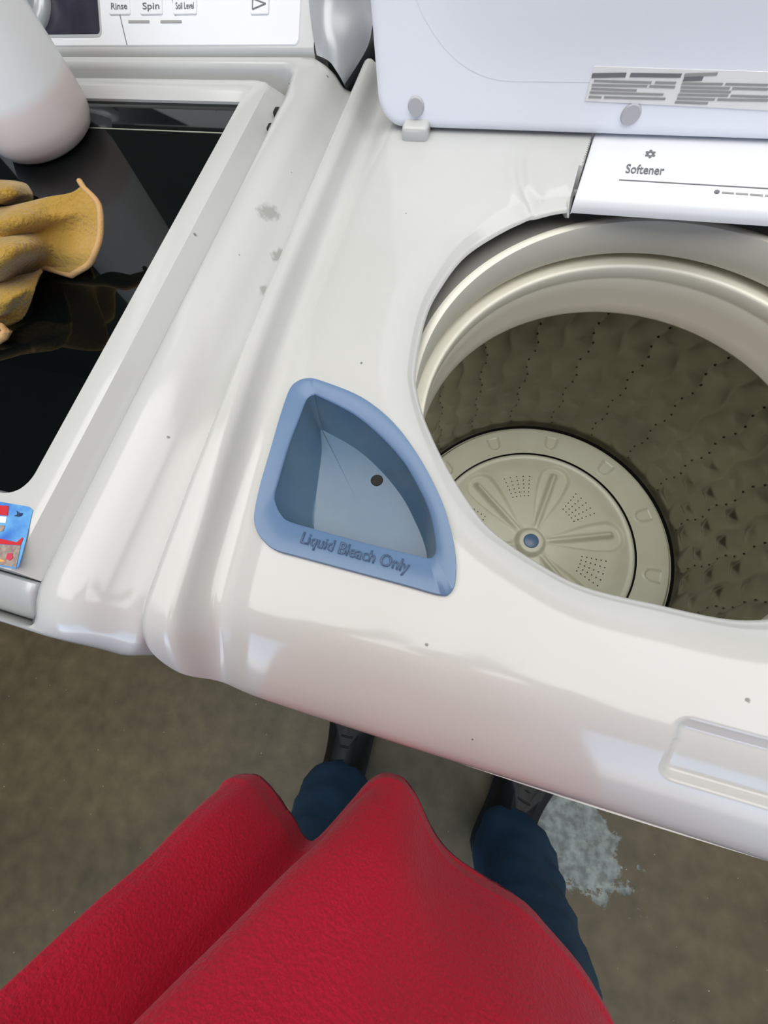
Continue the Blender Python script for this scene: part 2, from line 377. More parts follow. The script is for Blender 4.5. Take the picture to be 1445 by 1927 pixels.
ang_l = np.arctan2(lip_c[:, 1]-TC[1], lip_c[:, 0]); rad_l = np.hypot(lip_c[:, 0], lip_c[:, 1]-TC[1])
o_ = np.argsort(ang_l); ang_l = ang_l[o_]; rad_l = rad_l[o_]
NT = 960
TH = np.linspace(-PI, PI, NT, endpoint=False)
R0 = np.interp(TH, np.r_[ang_l-2*PI, ang_l, ang_l+2*PI], np.r_[rad_l, rad_l, rad_l])
bk = (np.sin(TH) > 0) & (np.abs(R0*np.cos(TH)) < .0940); LX = TC[0]+R0*np.cos(TH); LY = TC[1]+R0*np.sin(TH)+np.where(bk, .030, 0)
HX, HB = 0.345, 0.60
edge_l = [(-.338, .66), (-.344, .654), (-.345, .63), (-.345, .45), (-.3447, .34), (-.342, .23), (-.3392, .15), (-.3365, .09), (-.3345, .058), (-.333, .040), (-.329, .025), (-.322, .0155), (-.310, .0095), (-.290, .006), (-.25, .0032), (-.15, .0008)]
oc = resample_loop(np.r_[catmull(edge_l+[(0, -.001)]+[(-x, y) for x, y in edge_l[::-1]], 6)].tolist(), .0015)
ao = np.arctan2(oc[:, 1]-TC[1], oc[:, 0]); ro = np.hypot(oc[:, 0], oc[:, 1]-TC[1]); q_ = np.argsort(ao); ao = ao[q_]; ro = ro[q_]
R1 = np.interp(TH, np.r_[ao-2*PI, ao, ao+2*PI], np.r_[ro, ro, ro])
ey = np.array([p[1] for p in edge_l[2:10]])[::-1]; ex = np.array([-p[0] for p in edge_l[2:10]])[::-1]
def tab(xs, zs, n=12):
    c = catmull(list(zip(xs, zs)), n); return c[:, 0], c[:, 1]
RIMU = tab([-.004, -.001, .003, .007, .011, .016, .023, .033, .045, .06], [.9735, .9728, .9690, .9610, .9550, .9520, .9520, .9545, .9567, .957])
def mk_roll(ys_, ang):
    yy = np.linspace(0, .1, 400); sl = np.tan(np.radians(np.interp(yy, ys_, ang))); zc = np.cumsum(sl[::-1])[::-1]*(yy[1]-yy[0]); return yy, zc
ROLLP = mk_roll([0, .004, .010, .025, .045, .058, .072, .09], [78, 62, 50, 42, 36, 26, 6, 0])
ROLLR = mk_roll([0, .006, .018, .032, .045, .06], [80, 66, 55, 42, 16, 0])
JP = catmull([(-0.1520, 0.5560, 0.9640)[:2], (-0.1502, 0.5257, 0.9630)[:2], (-0.1465, 0.5055, 0.9620)[:2], (-0.1399, 0.4904, 0.9620)[:2], (-0.1315, 0.4835, 0.9610)[:2], (-0.1231, 0.4808, 0.9610)[:2]], 5)
SFX, SFT = (-0.0962, 0.4877, 0.9450)[0], (-0.0894, 0.5584, 0.9680)[0]
HXL = (0.0078, 0.0524, 0.9450)[0]
def top_h(x, y):
    xe = np.interp(y, ey, ex)
    d = xe-np.abs(x); w = .013+.012*(1-sstep(.02, .30, y)); u = d-w
    rim = np.interp(u, RIMU[0], RIMU[1])
    e = np.clip(1-d/.007, 0, 1); rim = rim-.009*(1-np.sqrt(1-np.minimum(e, 1)**2))
    wr = 1-sstep(.004, .020, u)
    roll = np.interp(y, *ROLLP)*(1-wr)+np.interp(y, *ROLLR)*wr
    z = rim-roll+.006*sstep(.44, .56, y)*sstep(.02, .06, d)
    return z
def top_full(x, y, dl):
    z = top_h(x, y)
    # dip towards the opening
    z = z-.012*np.clip(1-dl/.034, 0, 1)**2
    # shallow J-shaped groove beside the dispenser cover
    dj = np.full(x.shape, 1.0); tj = np.zeros(x.shape)
    for i in range(len(JP)-1):
        ax, ay = JP[i]; bx, by = JP[i+1]; ex_, ey_ = bx-ax, by-ay
        t = np.clip(((x-ax)*ex_+(y-ay)*ey_)/(ex_*ex_+ey_*ey_), 0, 1); q = np.hypot(x-ax-ex_*t, y-ay-ey_*t)
        m = q < dj; dj = np.where(m, q, dj); tj = np.where(m, (i+t)/(len(JP)-1), tj)
    fade = sstep(0, .25, tj)*(1-sstep(.86, 1, tj))
    z = z-.0018*np.exp(-(dj/.0036)**2)*fade+.0012*np.exp(-((dj-.008)/.005)**2)*fade
    # seat of the dispenser cover
    xs_ = np.interp(y, [.487, .56], [SFX, SFT]); ss = np.maximum(np.abs(x)+xs_, .44-y)
    z = np.where(ss < 0, np.minimum(z, .9425), z)
    # well under the bleach tray
    sp = sdf_poly(x, y, tray_mid)
    z = np.where(sp < 0, np.minimum(z, .915), z)
    # finger recess in the front edge
    sh = sd_rrect(x, y, HXL, HXL+.17, .034, .0735, .010)
    dep = .0085*(1-sstep(-.008, .0, sh))
    dep = np.where(y > .058, np.minimum(dep, .0085*(1-sstep(-.0022, .0, sd_rrect(x, y, HXL, HXL+.17, -.1, .0735, .004)))*(1-sstep(-.010, 0, np.maximum(HXL-x, x-HXL-.17)))), dep)
    return z-dep
NS = 150
ts = 1-(1-np.linspace(0, 1, NS))**1.55
V = []
rows = []
# throat below the lip, then the lip, then the plateau, then the skirt
BX = TC[0]+R1*np.cos(TH); BY = TC[1]+R1*np.sin(TH)
RR = R0[None, :]+(R1-R0)[None, :]*ts[:, None]
Xg = LX[None, :]+(BX-LX)[None, :]*ts[:, None]; Yg = LY[None, :]+(BY-LY)[None, :]*ts[:, None]
Zg = top_full(Xg, Yg, (RR-R0[None, :])+bk[None, :]*.05)
# rounded lip (quarter circle) and vertical throat
lr = .006
lipz = Zg[0].copy()
for (dr, dz) in ((.030, -.020), (.014, -.0115), (.004, -.0075)):
    nearc = (np.abs(np.abs(LX)-.0945) < .006) & (np.sin(TH) > 0)
    rows.append(np.stack([LX+dr*np.cos(TH), LY+dr*np.sin(TH), np.where(nearc, np.maximum(lipz-.0068, .9290), np.maximum(lipz+dz, .9290))], 1))
for k in range(1, 5):
    t = PI/2*k/5
    rows.append(np.stack([LX+lr*(1-math.cos(t))*np.cos(TH), LY+lr*(1-math.cos(t))*np.sin(TH), lipz-lr*(1-math.sin(t))], 1))
keep = (RR-R0[None, :]).min(axis=1) > .0045
for k in range(NS):
    if k == 0 or not keep[k]: continue
    rows.append(np.stack([Xg[k], Yg[k], Zg[k]], 1))
last = rows[-1]
for dz in (-.006, -.02, -.06):
    q = last.copy(); q[:, 2] = np.minimum(last[:, 2]+dz, last[:, 2]); q[:, 2] = np.where(dz < -.05, .885, q[:, 2]); q[:, 2] = np.maximum(q[:, 2], .885); rows.append(q)
V = np.concatenate(rows); F = grid_faces(len(rows), NT, True)
mesh('top_panel', V, F, enamel, wm, True, 50)
# cabinet below
bm = bmesh.new(); box_bm(bm, -.338, .338, .012, .73, .03, .89, .006)
for f in [f for f in bm.faces if f.normal.z > .9]: bm.faces.remove(f)
bmobj('cabinet', bm, enamel, wm)
for (sx, sy) in ((-1, .05), (1, .05), (-1, .62), (1, .62)):
    lathe('foot', [(0.0, 0), (.02, 0), (.022, .008), (.012, .014), (.010, .04)], hole_black, wm, sx*.3, sy, 20)
bm = bmesh.new(); box_bm(bm, -.34, .34, .655, .74, .87, .958, .006)
bmobj('rear_panel', bm, enamel, wm)
bm = bmesh.new(); box_bm(bm, -.27, .335, .665, .74, .950, 1.10, .02)
bmobj('console', bm, plastic_white, wm)

# bleach tray
tr = None
rows = []
def ring_pts(pts, z=None, n=6, f=None):
    c = catmull(pts, n, True)
    if z is not None: c[:, 2] = z
    return c
to, ti, tf = ring_pts(tray_out, .9605), ring_pts(tray_in, .9600), ring_pts(tray_fl, .931)
sk = to.copy(); sk[:, 2] = .951
e1 = to+(ti-to)*.03; e1[:, 2] = .9617
e2 = to+(ti-to)*.92; e2[:, 2] = .9614
i1 = ti+(tf-ti)*.06; i1[:, 2] = .9565
mid = ti+(tf-ti)*.55; mid[:, 2] = .944
m2 = ti+(tf-ti)*.93; m2[:, 2] = .9325
rows = [sk, to, e1, e2, ti]
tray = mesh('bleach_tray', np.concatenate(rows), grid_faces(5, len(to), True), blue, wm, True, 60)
tray['label'] = 'blue quarter-round bleach tray'
cen = tf.mean(0); rows = [ti, i1, mid, m2, tf, tf+(cen-tf)*.05, tf+(cen-tf)*.12]
n = len(tf); rows.append(tf+(cen-tf)*.5); Vb = np.concatenate(rows+[cen[None]])
Vb[len(rows)*n-n:, 2] = .931
Fb = grid_faces(len(rows), n, True)+[((len(rows)-1)*n+k, (len(rows)-1)*n+(k+1) % n, len(rows)*n) for k in range(n)]
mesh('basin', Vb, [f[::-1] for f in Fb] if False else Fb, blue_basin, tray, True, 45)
dh = (-0.2077, 0.1884, 0.9320)
lathe('drain_hole', [(.0001, .9318), (.0045, .9318), (.0052, .9309)], hole_black, tray, dh[0], dh[1], 24)
text('lettering', 'Liquid Bleach Only', blue_dark, tray, (-0.2420, 0.1185, 0.9620), (-0.1622, 0.1153, 0.9620), (0.05, 1, 0), .0085, .0006, .0002, .006)

# dispenser cover (with the softener sign)
SX0, SX1 = SFX+.0014, -SFX-.0014
sx_top = SFT+.0014
ys = [.4900, .4868, .4872, .4895, .495, .520, .545, .575]; zs = [.9430, .9440, .9485, .9540, .9575, .9605, .9630, .9640]
V = []; ncol = 24
for yy, zz in zip(ys, zs):
    xa = SX0+(sx_top-SX0)*max(0, (yy-.487)/.073); xb = -xa
    V.append((xa, yy, .938)); V.append((xa, yy, zz-.0012))
    for k in range(ncol): V.append((xa+.0012+(xb-xa-.0024)*k/(ncol-1), yy, zz))
    V.append((xb, yy, zz-.0012)); V.append((xb, yy, .938))
cov = mesh('dispenser_cover', V, grid_faces(len(ys), ncol+4), plastic_panel, wm, True, 50)
def cover_pt(p): return (p[0], p[1], float(np.interp(p[1], ys[4:], zs[4:])))
def strip(name, a, b, w, m, parent, h=.0003, nrm=(0, 0, 1), lift=.0002):
    a = Vector(a); b = Vector(b); d = (b-a).normalized(); nn = Vector(nrm).normalized(); s = nn.cross(d).normalized()*w/2; l = nn*lift; t = nn*(h+lift)
    Vv = [a-s+l, b-s+l, b+s+l, a+s+l, a-s+t, b-s+t, b+s+t, a+s+t]
    return mesh(name, Vv, [(0, 1, 5, 4), (1, 2, 6, 5), (2, 3, 7, 6), (3, 0, 4, 7), (4, 5, 6, 7)], m, parent, False)
cup = (0.02, 1, .14)
text('lettering', 'Softener', ink, cov, cover_pt((-0.0554, 0.5183, 0.9620)), cover_pt((-0.0234, 0.5180, 0.9620)), cup, .0098, .0003, .0003, .004)
strip('printed_rule', cover_pt((-0.0598, 0.5103, 0.9620)), cover_pt((0.0878, 0.5092, 0.9620)), .0009, ink, cov, nrm=(0, -.14, 1))
# flower-like softener mark: six small petals
fc = Vector(cover_pt((-0.0367, 0.5413, 0.9640)))
bm = bmesh.new()
for k in range(6):
    t = PI/6+k*PI/3
    c = fc+Vector((math.cos(t)*.0030, math.sin(t)*.0030, .0004+math.sin(t)*.0030*.14))
    bmesh.ops.create_circle(bm, cap_ends=True, segments=10, radius=.00145, matrix=Matrix.Translation(c) @ Matrix.Rotation(t, 4, 'Z') @ Matrix.Scale(1.25, 4, (1, 0, 0)))
bmobj('softener_mark', bm, ink, cov, False)
mk = cover_pt((0.0211, 0.5030, 0.9610))
lathe('printed_dot', [(.0001, mk[2]+.0007), (.0021, mk[2]+.0007), (.0021, mk[2])], ink, cov, mk[0], mk[1], 16)
for (a, b) in ((1362, 1385), (1389, 1412), (1416, 1440), (1445, 1480)):
    strip('printed_word', cover_pt((0.0252, 0.5027, 0.9610)) if a == 1362 else tuple(Vector(cover_pt((0.0252, 0.5027, 0.9610))).lerp(Vector(cover_pt((0.0727, 0.5017, 0.9610))), (a-1362)/118)),
          tuple(Vector(cover_pt((0.0252, 0.5027, 0.9610))).lerp(Vector(cover_pt((0.0727, 0.5017, 0.9610))), (b-1362)/118)), .0016, ink_soft, cov, nrm=(0, -.14, 1))

# open lid: slab leaning back 4 degrees on its hinge line
LK = math.tan(math.radians(4))
lid_o = Vector((0, .557, .9655)); UPL = Vector((0, LK, 1)).normalized(); NL = Vector((0, -1, LK)).normalized()
def lp3(x, h, n=0.0): return lid_o+Vector((x, 0, 0))+UPL*h+NL*n
LW = .2995; LH = .47
def lid_sheet():
    loop = rrect(-LW, LW, 0, LH, (.026, .05, .05, .026), 8)
    L0 = resample_loop(loop, .02); Np = len(L0)
    def off(d):
        c = np.array([0, LH/2]); out = []
        for i in range(Np):
            a, b = L0[i-1], L0[(i+1) % Np]; t = (b-a)/np.linalg.norm(b-a); nrm = np.array([-t[1], t[0]])
            out.append(L0[i]+nrm*d)
        return np.array(out)
    spec = [(.0, -.032), (.0, -.006), (.0015, -.002), (.006, 0.0), (.0, 0), ]
    V = []
    prof = [(0, -.034), (0, -.008), (.0012, -.004), (.0035, -.0012), (.007, 0.0), (.010, 0.0)]
    for d, nn in prof:
        P_ = off(d)
        for q in P_: V.append(lp3(q[0], q[1], nn))
    nrow = len(prof)
    F = grid_faces(nrow, Np, True)+[tuple(range((nrow-1)*Np, nrow*Np)), tuple(range(Np))[::-1]]
    return V, F
V, F = lid_sheet()
bm = bmesh.new(); vs = [bm.verts.new(v) for v in V]
for f in F: bm.faces.new([vs[i] for i in f])
lid = bmobj('lid', bm, plastic_white, wm, True, 35)
V = []; nlp = 0
for ins, nn in ((0, 0), (.010, .0002), (.024, .0012), (.040, .0030), (.054, .0043), (.068, .0050), (.085, .0053)):
    lp_ = rrect(-.272+ins, .272-ins, .038+ins, .44-ins, (.100-ins,)*4, 12); nlp = len(lp_)
    V += [lp3(x, h, nn+.0002) for x, h in lp_]
ip = mesh('inner_panel', V, grid_faces(7, nlp, True)+[tuple(range(6*nlp, 7*nlp))], plastic_white, lid, True, 60)
for u in ((-0.2594, 0.5583, 0.9847), (-0.0631, 0.5582, 0.9828)):
    c = Vector(u); bm = bmesh.new()
    mt = Matrix.Translation(c) @ NL.to_track_quat('Z', 'Y').to_matrix().to_4x4()
    for r, dz in ((.0082, 0),):
        bmesh.ops.create_cone(bm, cap_ends=True, segments=32, radius1=.0085, radius2=.0072, depth=.003, matrix=mt @ Matrix.Translation((0, 0, .001)))
    b = bmobj('bumper', bm, grey_pad, lid, True, 30); b['label'] = 'round grey bumper pad'
# hinge tab at the lower left of the lid
ha, hb = (-0.2733, 0.5536, 0.9670), (-0.2459, 0.5518, 0.9670)
bm = bmesh.new(); box_bm(bm, ha[0]+.001, hb[0], .545, .566, .9590, .9745, .004)
bmobj('hinge', bm, enamel, wm)
bm = bmesh.new(); box_bm(bm, -hb[0], -ha[0]-.001, .545, .566, .9590, .9745, .004)
bmobj('hinge', bm, enamel, wm)
# instruction sticker on the inside of the lid, with lines of small print
st_m = mat('sticker_paper', (228, 228, 226), 0.5)
a, b, c_, d_ = (Vector(p) for p in ((-0.1049, 0.5588, 0.9915), (0.0864, 0.5585, 0.9867), (0.0762, 0.5601, 1.0100), (-0.1053, 0.5604, 1.0137)))
sq = [a, b, c_, d_]
sticker = mesh('instruction_sticker', [p+NL*.0002 for p in sq]+[p+NL*.0008 for p in sq], [(0, 1, 5, 4), (1, 2, 6, 5), (2, 3, 7, 6), (3, 0, 4, 7), (4, 5, 6, 7)], st_m, lid, False)
def lidstrip(name, p, q, w, m): return strip(name, Vector(p), Vector(q), w, m, sticker, h=.0003, nrm=NL, lift=.0009)
lidstrip('printed_heading', (-0.1050, 0.5600, 1.0081), (-0.0781, 0.5600, 1.0087), .0028, ink); lidstrip('printed_heading', (-0.0747, 0.5600, 1.0087), (-0.0356, 0.5600, 1.0086), .0024, ink); lidstrip('printed_heading', (-0.0334, 0.5600, 1.0090), (-0.0095, 0.5601, 1.0098), .0018, ink_soft)
lidstrip('printed_heading', (-0.0328, 0.5599, 1.0064), (-0.0187, 0.5599, 1.0069), .0024, ink)
lidstrip('printed_words', (-0.1021, 0.5598, 1.0048), (-0.0561, 0.5597, 1.0042), .0014, ink_soft)
lidstrip('printed_words', (-0.0533, 0.5597, 1.0043), (-0.0372, 0.5597, 1.0041), .0014, ink_soft)
lidstrip('printed_words', (-0.1028, 0.5596, 1.0021), (-0.0584, 0.5595, 1.0019), .0014, ink_soft)
lidstrip('printed_words', (-0.0567, 0.5595, 1.0019), (-0.0367, 0.5595, 1.0015), .0014, ink_soft)
lidstrip('printed_words', (-0.1024, 0.5594, 0.9997), (-0.0655, 0.5594, 0.9991), .0014, ink_soft)
lidstrip('printed_words', (-0.1029, 0.5592, 0.9973), (-0.0433, 0.5592, 0.9967), .0014, ink_soft)
lidstrip('printed_words', (-0.1028, 0.5590, 0.9944), (-0.0921, 0.5590, 0.9942), .0014, ink_soft)
lidstrip('printed_words', (-0.0899, 0.5590, 0.9943), (-0.0403, 0.5590, 0.9940), .0014, ink_soft)
lidstrip('printed_words', (-0.0326, 0.5597, 1.0038), (-0.0020, 0.5597, 1.0038), .0014, ink_soft)
lidstrip('printed_words', (-0.0001, 0.5597, 1.0038), (0.0308, 0.5597, 1.0035), .0014, ink_soft)
lidstrip('printed_words', (0.0327, 0.5597, 1.0035), (0.0664, 0.5596, 1.0029), .0014, ink_soft)
lidstrip('printed_words', (-0.0322, 0.5595, 1.0015), (0.0046, 0.5595, 1.0013), .0014, ink_soft)
lidstrip('printed_words', (0.0065, 0.5595, 1.0013), (0.0325, 0.5595, 1.0010), .0014, ink_soft)
lidstrip('printed_words', (-0.0314, 0.5594, 0.9992), (0.0068, 0.5593, 0.9990), .0014, ink_soft)
lidstrip('printed_words', (-0.0318, 0.5592, 0.9968), (0.0062, 0.5592, 0.9967), .0014, ink_soft)
lidstrip('printed_words', (0.0082, 0.5592, 0.9967), (0.0356, 0.5592, 0.9964), .0014, ink_soft)
lidstrip('printed_words', (0.0375, 0.5592, 0.9965), (0.0717, 0.5591, 0.9960), .0014, ink_soft)
lidstrip('printed_words', (-0.0314, 0.5590, 0.9944), (-0.0023, 0.5590, 0.9942), .0014, ink_soft)
lidstrip('printed_words', (-0.0003, 0.5590, 0.9942), (0.0372, 0.5590, 0.9942), .0014, ink_soft)
lidstrip('printed_words', (-0.0318, 0.5589, 0.9920), (-0.0061, 0.5588, 0.9917), .0014, ink_soft)

# ---- tub
lathe('splash_ring', [(.25, .926), (.203, .9268)], flange_shade, wm, TC[0], TC[1], 128)
lathe('tub_cover', [(.208, .9268), (.205, .9280), (.2025, .9285), (.1995, .9275), (.1992, .925), (.2005, .908), (.2030, .891), (.206, .8885), (.23, .888)], cover_plastic, wm, TC[0], TC[1], 192, 50)
ringo = lathe('balance_ring', [(.256, .872), (.225, .876), (.214, .8795), (.206, .8805), (.1970, .8832), (.1948, .8836), (.1937, .8828), (.1932, .8808), (.1936, .8765), (.1945, .869), (.1952, .8675), (.1950, .866), (.1970, .850), (.1995, .828), (.2002, .8150), (.2012, .8128), (.204, .8118), (.256, .8118)], tub_plastic, wm, TC[0], TC[1], 192, 50)
# steel basket with wavy embossed columns, rows of small pyramids and a smooth band
NB, NZ = 720, 150
th = np.linspace(0, 2*PI, NB, endpoint=False); zz = np.linspace(.8125, .452, NZ)
T, Z = np.meshgrid(th, zz)
NCOL = 40
ph = T*NCOL/(2*PI)+.10*np.sin((Z-.45)*2*PI/.075)
fr = ph-np.floor(ph); ci = np.floor(ph).astype(int) % NCOL
seam = np.exp(-((np.minimum(fr, 1-fr))/.06)**2)
bulge = np.sin(fr*PI)**.8
pz = (Z-.45)/.030; fz = pz-np.floor(pz)
pyr = np.clip(1-np.maximum(np.abs(fr-.5)*3.2, np.abs(fz-.5)*2.6), 0, 1)
zone = sstep(.47, .50, Z)*(1-sstep(.60, .66, Z))
sidez = .25+.75*np.clip(np.cos(2*(T-math.radians(2))), 0, 1)
disp = -.0030*bulge*sstep(.455, .48, Z)-.0062*pyr*sidez*(.35+.65*zone)*((np.floor(pz)+ci) % 2 == 0)
R = .2545+disp
X_ = TC[0]+R*np.cos(T); Y_ = TC[1]+R*np.sin(T)
Vb = np.stack([X_.ravel(), Y_.ravel(), Z.ravel()], 1)
mesh('steel_basket', Vb, [f[::-1] for f in grid_faces(NZ, NB, True)], steel, wm, True, 60)
# holes of the basket, in vertical rows (too small to pick apart)
hv, hf = [], []
for k in range(NCOL):
    if k % 2: continue
    for j in range(17):
        zc = .475+j*.019; tc_ = (k+.0-.10*math.sin((zc-.45)*2*PI/.075))*2*PI/NCOL; b0 = len(hv)
        for q in range(6):
            a_ = q*PI/3; tt = tc_+math.cos(a_)*.0016/.254
            hv.append((TC[0]+.2534*math.cos(tt), TC[1]+.2534*math.sin(tt), zc+math.sin(a_)*.0016))
        hf.append(tuple(range(b0, b0+6)))
tag(mesh('drain_perforations', hv, hf, hole_black, wm, False), kind='stuff')
# floor of the tub: outer ring with embossed marks, then the pulsator
PZ = .452
def polar_sheet(name, r0, r1, nr, nt, hf_, m, parent, skirt=None):
    r = np.linspace(r0, r1, nr); t = np.linspace(0, 2*PI, nt, endpoint=False); Rg, Tg = np.meshgrid(r, t, indexing='ij')
    Zz = hf_(Rg, Tg); V = np.stack([TC[0]+(Rg*np.cos(Tg)).ravel(), TC[1]+(Rg*np.sin(Tg)).ravel(), Zz.ravel()], 1)
    return mesh(name, V, grid_faces(nr, nt, True), m, parent, True, 60)
NU = 12; UOFF = math.radians(27)
def ring_h(R, T):
    z = PZ+.004*sstep(.195, .243, R)-.012*sstep(.243, .251, R)
    a = (T-UOFF)*NU/(2*PI); f = (a-np.round(a))*2*PI/NU
    lx = f*.217; ly = R-.2175
    # U-shaped embossed outline: rounded towards the centre
    sdv = np.where(ly < -.002, np.hypot(lx, ly+.002)-.0105, np.abs(lx)-.0105)
    line = np.exp(-(sdv/.0018)**2)*(ly < .013)
    ins = (sdv < 0)*(ly < .013)
    return z+.0022*line-.0010*ins
polar_sheet('tub_floor_ring', .1915, .2525, 56, 1440, ring_h, puls_plastic, wm)
NV = 6; VOFF = math.radians(18.3)
def puls_h(R, T):
    z = PZ+.006*(1-sstep(.0, .17, R))-.005*sstep(.15, .188, R)+.003*np.exp(-((R-.186)/.004)**2)
    a = (T-VOFF)*NV/(2*PI); f = (a-np.round(a))*2*PI/NV
    x = R*np.cos(f); y = R*np.sin(f)
    along = np.clip((x-.025)/.125, 0, 1)
    wl = .006+.0235*np.sin(along*PI*.5)**1.3
    xe_ = .145; de = np.where(x > xe_, np.hypot(x-xe_, y), np.abs(y))
    leaf = (1-sstep(wl-.0055, wl+.0015, de))*sstep(.024, .034, x)
    ridge = np.exp(-(np.abs(y-.003*along)/.0058)**2.4)*sstep(.020, .036, x)*(1-sstep(.148, .162, x))
    z = z-.0085*leaf*(.4+.6*along)+.0145*ridge*(.55+.45*along)
    z = z+.012*(1-sstep(.020, .030, R))
    return z
puls = polar_sheet('pulsator', .0005, .1893, 150, 720, puls_h, puls_plastic, wm)
lathe('gap_ring', [(.1885, .4445), (.1925, .4445)], hole_black, wm, TC[0], TC[1], 128)
tag(lathe('hub_cap', [(.0001, .4728), (.011, .4726), (.0135, .4715), (.0140, .4690)], blue, puls, TC[0], TC[1], 48), 'blue hub cap')
hv, hf = [], []
for k in range(NV):
    tc_ = VOFF+(k+.5)*2*PI/NV
    for i in range(6):
        for j in range(5):
            rr = .096+i*.0085; yy = (j-2)*(.0075+.001*i); t0 = tc_+yy/rr; b0 = len(hv)
            zc = float(puls_h(np.array([rr]), np.array([t0]))[0])+.0006
            for q in range(6): hv.append((TC[0]+rr*math.cos(t0)+.0013*math.cos(q*PI/3), TC[1]+rr*math.sin(t0)+.0013*math.sin(q*PI/3), zc))
            hf.append(tuple(range(b0, b0+6)))
tag(mesh('water_holes', hv, hf, hole_black, puls, False), kind='stuff')
# bottom below everything
lathe('tub_bottom', [(.0001, .435), (.256, .435), (.257, .46)], hole_black, wm, TC[0], TC[1], 96)

# ------------------------------------------------------------------ second washing machine, lid closed, glass window
lw = root('washing_machine', 'white washing machine with closed lid framing a dark glass window and silver handle', 'washing machine', (-.69, .33, 0))
OX0, OX1, OY0, OY1 = -1.032, -.3505, .004, .672
IX0, IX1, IY0, IY1 = -.958, -.4245, .0125, .647
NLp = 8
inner = resample_loop(rrect(IX0, IX1, IY0, IY1, (.012, .016, .016, .012), 8), .008)
def seg_out(p):
    """matching point on the outer loop: nearest by side with rounded corners"""
    cx, cy = (IX0+IX1)/2, (IY0+IY1)/2
    u = (p[0]-cx)/((IX1-IX0)/2); v = (p[1]-cy)/((IY1-IY0)/2)
    m_ = max(abs(u), abs(v)); 
    x = (OX0+OX1)/2+u*(OX1-OX0)/2; y = (OY0+OY1)/2+v*(OY1-OY0)/2
    r = .03; dx = max(0, abs(x-(OX0+OX1)/2)-((OX1-OX0)/2-r)); dy = max(0, (OY0+r)-y)
    if dx > 0 and dy > 0:
        h = max(math.hypot(dx, dy), r); x -= math.copysign(dx*(1-r/h), x-(OX0+OX1)/2); y += dy*(1-r/h)
    return np.array([x, y])
outer = np.array([seg_out(p) for p in inner])
tt = [0, 0, .0, .02, .06, .15, .3, .45, .56, .66, .76, .86, .93, .975, 1, 1, 1]
zp = [.90, .940, .954, .9625, .9680, .9710, .9710, .9690, .9635, .9560, .9485, .9430, .9405, .9385, .934, .925, .885]
rows = []
for t, z in zip(tt, zp):
    q = inner+(outer-inner)*t
    yy = q[:, 1]; zz_ = np.full(len(q), z)
    qq = np.clip((.055-yy)/.055, 0, 1); roll = .048*(1-np.sqrt(1-np.minimum(qq, .999)**2))
    zz_ = np.where(zz_ > .89, np.maximum(zz_-roll*(z > .92), .889), zz_)
    back = sstep(.60, .65, yy)
    zz_ = zz_*(1-back)+back*np.where(z > .95, np.minimum(.975, zz_+.006), zz_)
    rows.append(np.c_[q, zz_])
mesh('top_frame', np.concatenate(rows), grid_faces(len(rows), len(inner), True), enamel_left, lw, True, 60)
bm = bmesh.new(); box_bm(bm, -1.025, -.358, .014, .74, .03, .89, .006)
for f in [f for f in bm.faces if f.normal.z > .9]: bm.faces.remove(f)
bmobj('cabinet', bm, enamel_left, lw)
for (sx, sy) in ((-.99, .05), (-.39, .05), (-.99, .7), (-.39, .7)):
    lathe('foot', [(0.0, 0), (.02, 0), (.022, .008), (.012, .014), (.010, .04)], hole_black, lw, sx, sy, 20)
# dark well and drum under the lid
bm = bmesh.new(); box_bm(bm, IX0+.001, IX1-.001, .020, IY1-.001, .60, .94)
for f in [f for f in bm.faces if f.normal.z > .9]: bm.faces.remove(f)
bmobj('well', bm, hole_black, lw, False)
lathe('wash_drum', [(.245, .925), (.25, .90), (.25, .66), (.0001, .65)], steel, lw, -.69, .34, 96)
# lid frame around the window
lin_ = rrect(-.905, -.4725, .104, .604, (.022, .004, .004, .022), 8)
lidw = np.array(resample_loop(lin_, .01))
LX0, LX1, LY0, LY1 = -.949, -.4345, .0445, .6435
def seg_lid(p, inset):
    cx, cy = -.68875, .354
    u = (p[0]-cx)/.21625; v = (p[1]-cy)/.25
    m_ = max(abs(u), abs(v)); s = 1/m_ ; u, v = u*s if m_ else 0, v*s if m_ else 0
    x0, x1, y0, y1 = LX0+inset, LX1-inset, LY0+inset*.25, LY1-inset
    x = (x0+x1)/2+u*(x1-x0)/2; y = (y0+y1)/2+v*(y1-y0)/2
    r = .016
    dx = abs(x-(x0+x1)/2)-((x1-x0)/2-r); dy = (y-(y1-r))
    if dx > 0 and dy > 0:
        h = math.hypot(dx, dy)
        if h > r: x -= math.copysign(dx*(1-r/h), x-(x0+x1)/2); y -= dy*(1-r/h)
    return np.array([x, y])
Lo = np.array([seg_lid(p, 0) for p in lidw]); Lb = np.array([seg_lid(p, .0145) for p in lidw])
bevi = lidw.copy()
toB = np.clip((lidw[:, 1]-.598)/.006, 0, 1)
Li = lidw+(Lb-lidw)*(.05+.33*toB[:, None])
lid2 = None
rows = [np.c_[lidw, np.full(len(lidw), .948)], np.c_[lidw, np.full(len(lidw), .9612)], np.c_[lidw+(Li-lidw)*.55, np.full(len(lidw), .9655)], np.c_[Li, np.full(len(lidw), .9685)],
        np.c_[Li+(Lb-Li)*.3, np.full(len(lidw), .9692)], np.c_[Lb+(Li-Lb)*.08, np.full(len(lidw), .9690)], np.c_[Lb+(Lo-Lb)*.10, np.full(len(lidw), .9680)], np.c_[Lb+(Lo-Lb)*.22, np.full(len(lidw), .9655)], np.c_[Lb+(Lo-Lb)*.88, np.full(len(lidw), .9525)], np.c_[Lo, np.full(len(lidw), .950)], np.c_[Lo, np.full(len(lidw), .930)]]
